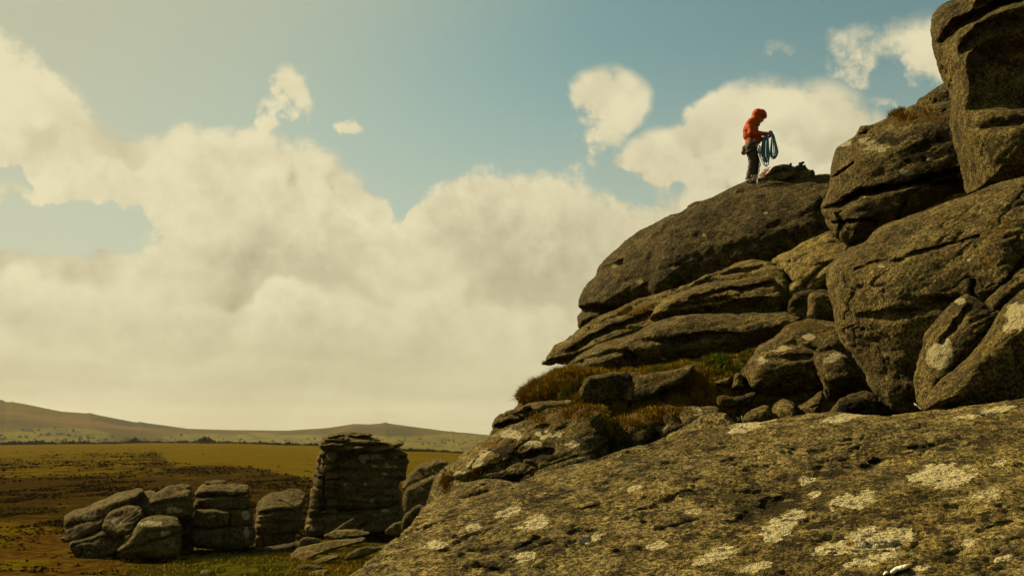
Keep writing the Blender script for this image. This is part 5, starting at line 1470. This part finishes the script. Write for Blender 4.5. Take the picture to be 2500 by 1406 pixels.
# things lying on the slab by the climber
FX, FN, fu, fv = ROCKS['humped rock flake on the slab top beside the climber']
fd = float(((FX[np.abs(fu - 1868) < 8] - EYE) @ FW).min())
go = px_at(1866, 424, fd - .03)
parts = []
for i in range(9):
    c0 = np.array([gr_.uniform(-.10, .10), gr_.uniform(-.06, .02), 0]); c0[2] = c0[0] * .75 + gr_.uniform(0, .05)
    a = np.linspace(0, 2 * math.pi, 9, endpoint=False) + gr_.uniform(0, 6)
    rx, rz = gr_.uniform(.04, .10), gr_.uniform(.02, .05)
    p = np.stack([rx * np.cos(a), gr_.uniform(.02, .05) * np.sin(a), rz * np.sin(a + .5) + .6 * rx * np.cos(a)], 1) + c0
    parts.append(tube(catmull(p + gr_.normal(0, .008, p.shape), 3), .0058, 5, True))
V, F_ = join(parts)
link('rope_tangle', mesh_np('rope_tangle', V + go, F_), M['orange_rope'], None, 'tangle of orange rope at the climber\'s feet against the flake', 'rope')
sl_ = px_at(1853, 440, fd - .10)
V, F_ = join([tube(spline([[.03, 0, .40], [.01, 0, .22], [-.01, 0, .08], [-.03, -.01, -.02], [-.035, -.02, -.10]], 6), .007, 6), tube(spline([[-.03, -.01, .02], [-.06, -.02, -.03], [-.03, -.03, -.11], [-.0, -.02, -.05]], 6), .007, 6)])
link('sling', mesh_np('sling', V + sl_, F_), M['pale_cord'], None, 'pale cord hanging straight down beside the orange rope tangle', 'cord')
for i, (u, v) in enumerate([(1838, 432), (1843, 434), (1847, 430), (1832, 439), (1828, 442), (1841, 438)]):
    c_ = px_at(u, v, CD - .32)
    a = np.linspace(0, 2 * math.pi, 14, endpoint=False); ro = gq.uniform(0, 3)
    p = np.stack([.048 * np.cos(a) * math.cos(ro) - .024 * np.sin(a) * math.sin(ro), .02 * np.sin(a), .040 * np.cos(a) * math.sin(ro) + .024 * np.sin(a) * math.cos(ro)], 1)
    link('carabiner', mesh_np('carabiner', *tube(p + c_, .008, 6, True)), M['metal'], None, 'loose silver carabiner lying by the climber\'s shoes', 'carabiner', 'carabiners by the shoes')
bg_ = px_at(1956, 414, 22.2)
bag = empty('bag', bg_, 'black bag with an upright lid pocket behind the rock flake', 'bag')
bpy.context.view_layer.update()
rock('body', [(1938, 416), (1940, 408), (1946, 404), (1953, 403), (1962, 404), (1966, 402), (1969, 408), (1974, 416), (1960, 419)], 22.2, n=(-.1, -1, .2), T=.10, Tb=.15, R=.05, vox=1.2, seed=201, amp=.25, parent=bag, mat=M['black_nylon'])
rock('lid_pocket', [(1949, 397), (1956, 395.5), (1963, 394), (1964, 397), (1961, 403), (1958, 406), (1951, 405)], 22.2, n=(-.1, -1, .1), T=.06, Tb=.08, R=.03, vox=1.1, seed=202, amp=.2, parent=bag, mat=M['black_nylon'])
V, F_ = tube(spline([px_at(1941, 409, 22.15), px_at(1948, 412, 22.1), px_at(1956, 414, 22.08), px_at(1966, 412, 22.1)], 5) - bg_, .012, 6)
link('strap', mesh_np('strap', V, F_), M['webbing'], bag)
rock('gear_pouch', [(1926, 402), (1926, 399), (1929, 397), (1934, 397.5), (1934, 401), (1933, 406), (1928, 407)], 22.2, n=(-.1, -1, .1), T=.05, Tb=.06, R=.02, vox=1.1, seed=203, amp=.2, mat=M['black_nylon'], label='little dark pouch on the flake left of the black bag', cat='pouch')
rock('stone', [(1974, 421), (1976, 417), (1981, 415), (1986, 416), (1988, 421), (1982, 424)], 22.0, n=(-.2, -.9, .3), T=.08, Tb=.1, R=.04, vox=1.4, seed=204, amp=.3, tone=-.2, label='small rounded stone at the end of the rock flake', cat='stone')

# white scraps on the foreground rock
VX, VN, vu, vv_ = ROCKS['broad lichen-blotched granite slab filling the foreground']
def on_slab(u, v):
    i = np.argsort((vu - u)**2 + (vv_ - v)**2)[:60]
    dd = ((VX[i] - EYE) @ FW)
    return float(dd.min())
rock('scrap', [(2176, 1396), (2182, 1386), (2190, 1382), (2200, 1380), (2210, 1377), (2216, 1379), (2214, 1386), (2202, 1389), (2192, 1391), (2182, 1397)], on_slab(2196, 1388) + .01, n=(-.1, -.5, .9), T=.03, Tb=.03, R=.012, vox=1.3, seed=205, amp=.25, mat=M['white_scrap'], label='crumpled white scrap lying on the foreground slab', cat='litter')
rock('scrap', [(2155, 1400), (2160, 1394), (2167, 1396), (2164, 1402), (2158, 1404)], on_slab(2160, 1398) + .01, n=(-.1, -.5, .9), T=.02, Tb=.02, R=.01, vox=1.2, seed=206, amp=.2, mat=M['white_scrap'], label='tiny white fleck beside the crumpled white scrap', cat='litter')
rock('scrap', [(2231, 983), (2236, 984), (2243, 990), (2250, 997), (2247, 999), (2239, 994), (2232, 988)], 8.55, n=(-.3, -.8, .4), T=.008, Tb=.01, R=.01, vox=1.2, seed=207, amp=.2, mat=M['white_scrap'], label='thin white strip at the foot of the upright boulder', cat='litter')

# ---------------------------------------------------------------- haze
T, hb_ = new_mat('haze')
nt = M['haze'].node_tree
nt.nodes.clear()
out = nt.nodes.new('ShaderNodeOutputMaterial')
pv_ = nt.nodes.new('ShaderNodeVolumePrincipled')
pv_.inputs['Color'].default_value = (.93, .90, .78, 1)
pv_.inputs['Density'].default_value = .000035
pv_.inputs['Anisotropy'].default_value = .35
nt.links.new(pv_.outputs[0], out.inputs['Volume'])
z0, z1, S_ = -63.5, 165.0, 6500.0
V = np.array([[x, y, z] for x in (-S_, S_) for y in (-S_, S_) for z in (z0, z1)])
Fb = np.array([[0, 1, 3, 2], [4, 6, 7, 5], [0, 4, 5, 1], [2, 3, 7, 6], [0, 2, 6, 4], [1, 5, 7, 3]])
link('haze', mesh_np('haze', V, Fb, smooth=False), M['haze'], kind='stuff', label='thin warm haze filling the air over the moor', cat='haze')
print('done', round(time.time() - T0, 1), 'tris', sum(len(o.data.loop_triangles) or len(o.data.polygons) * 2 for o in bpy.data.objects if o.type == 'MESH'))
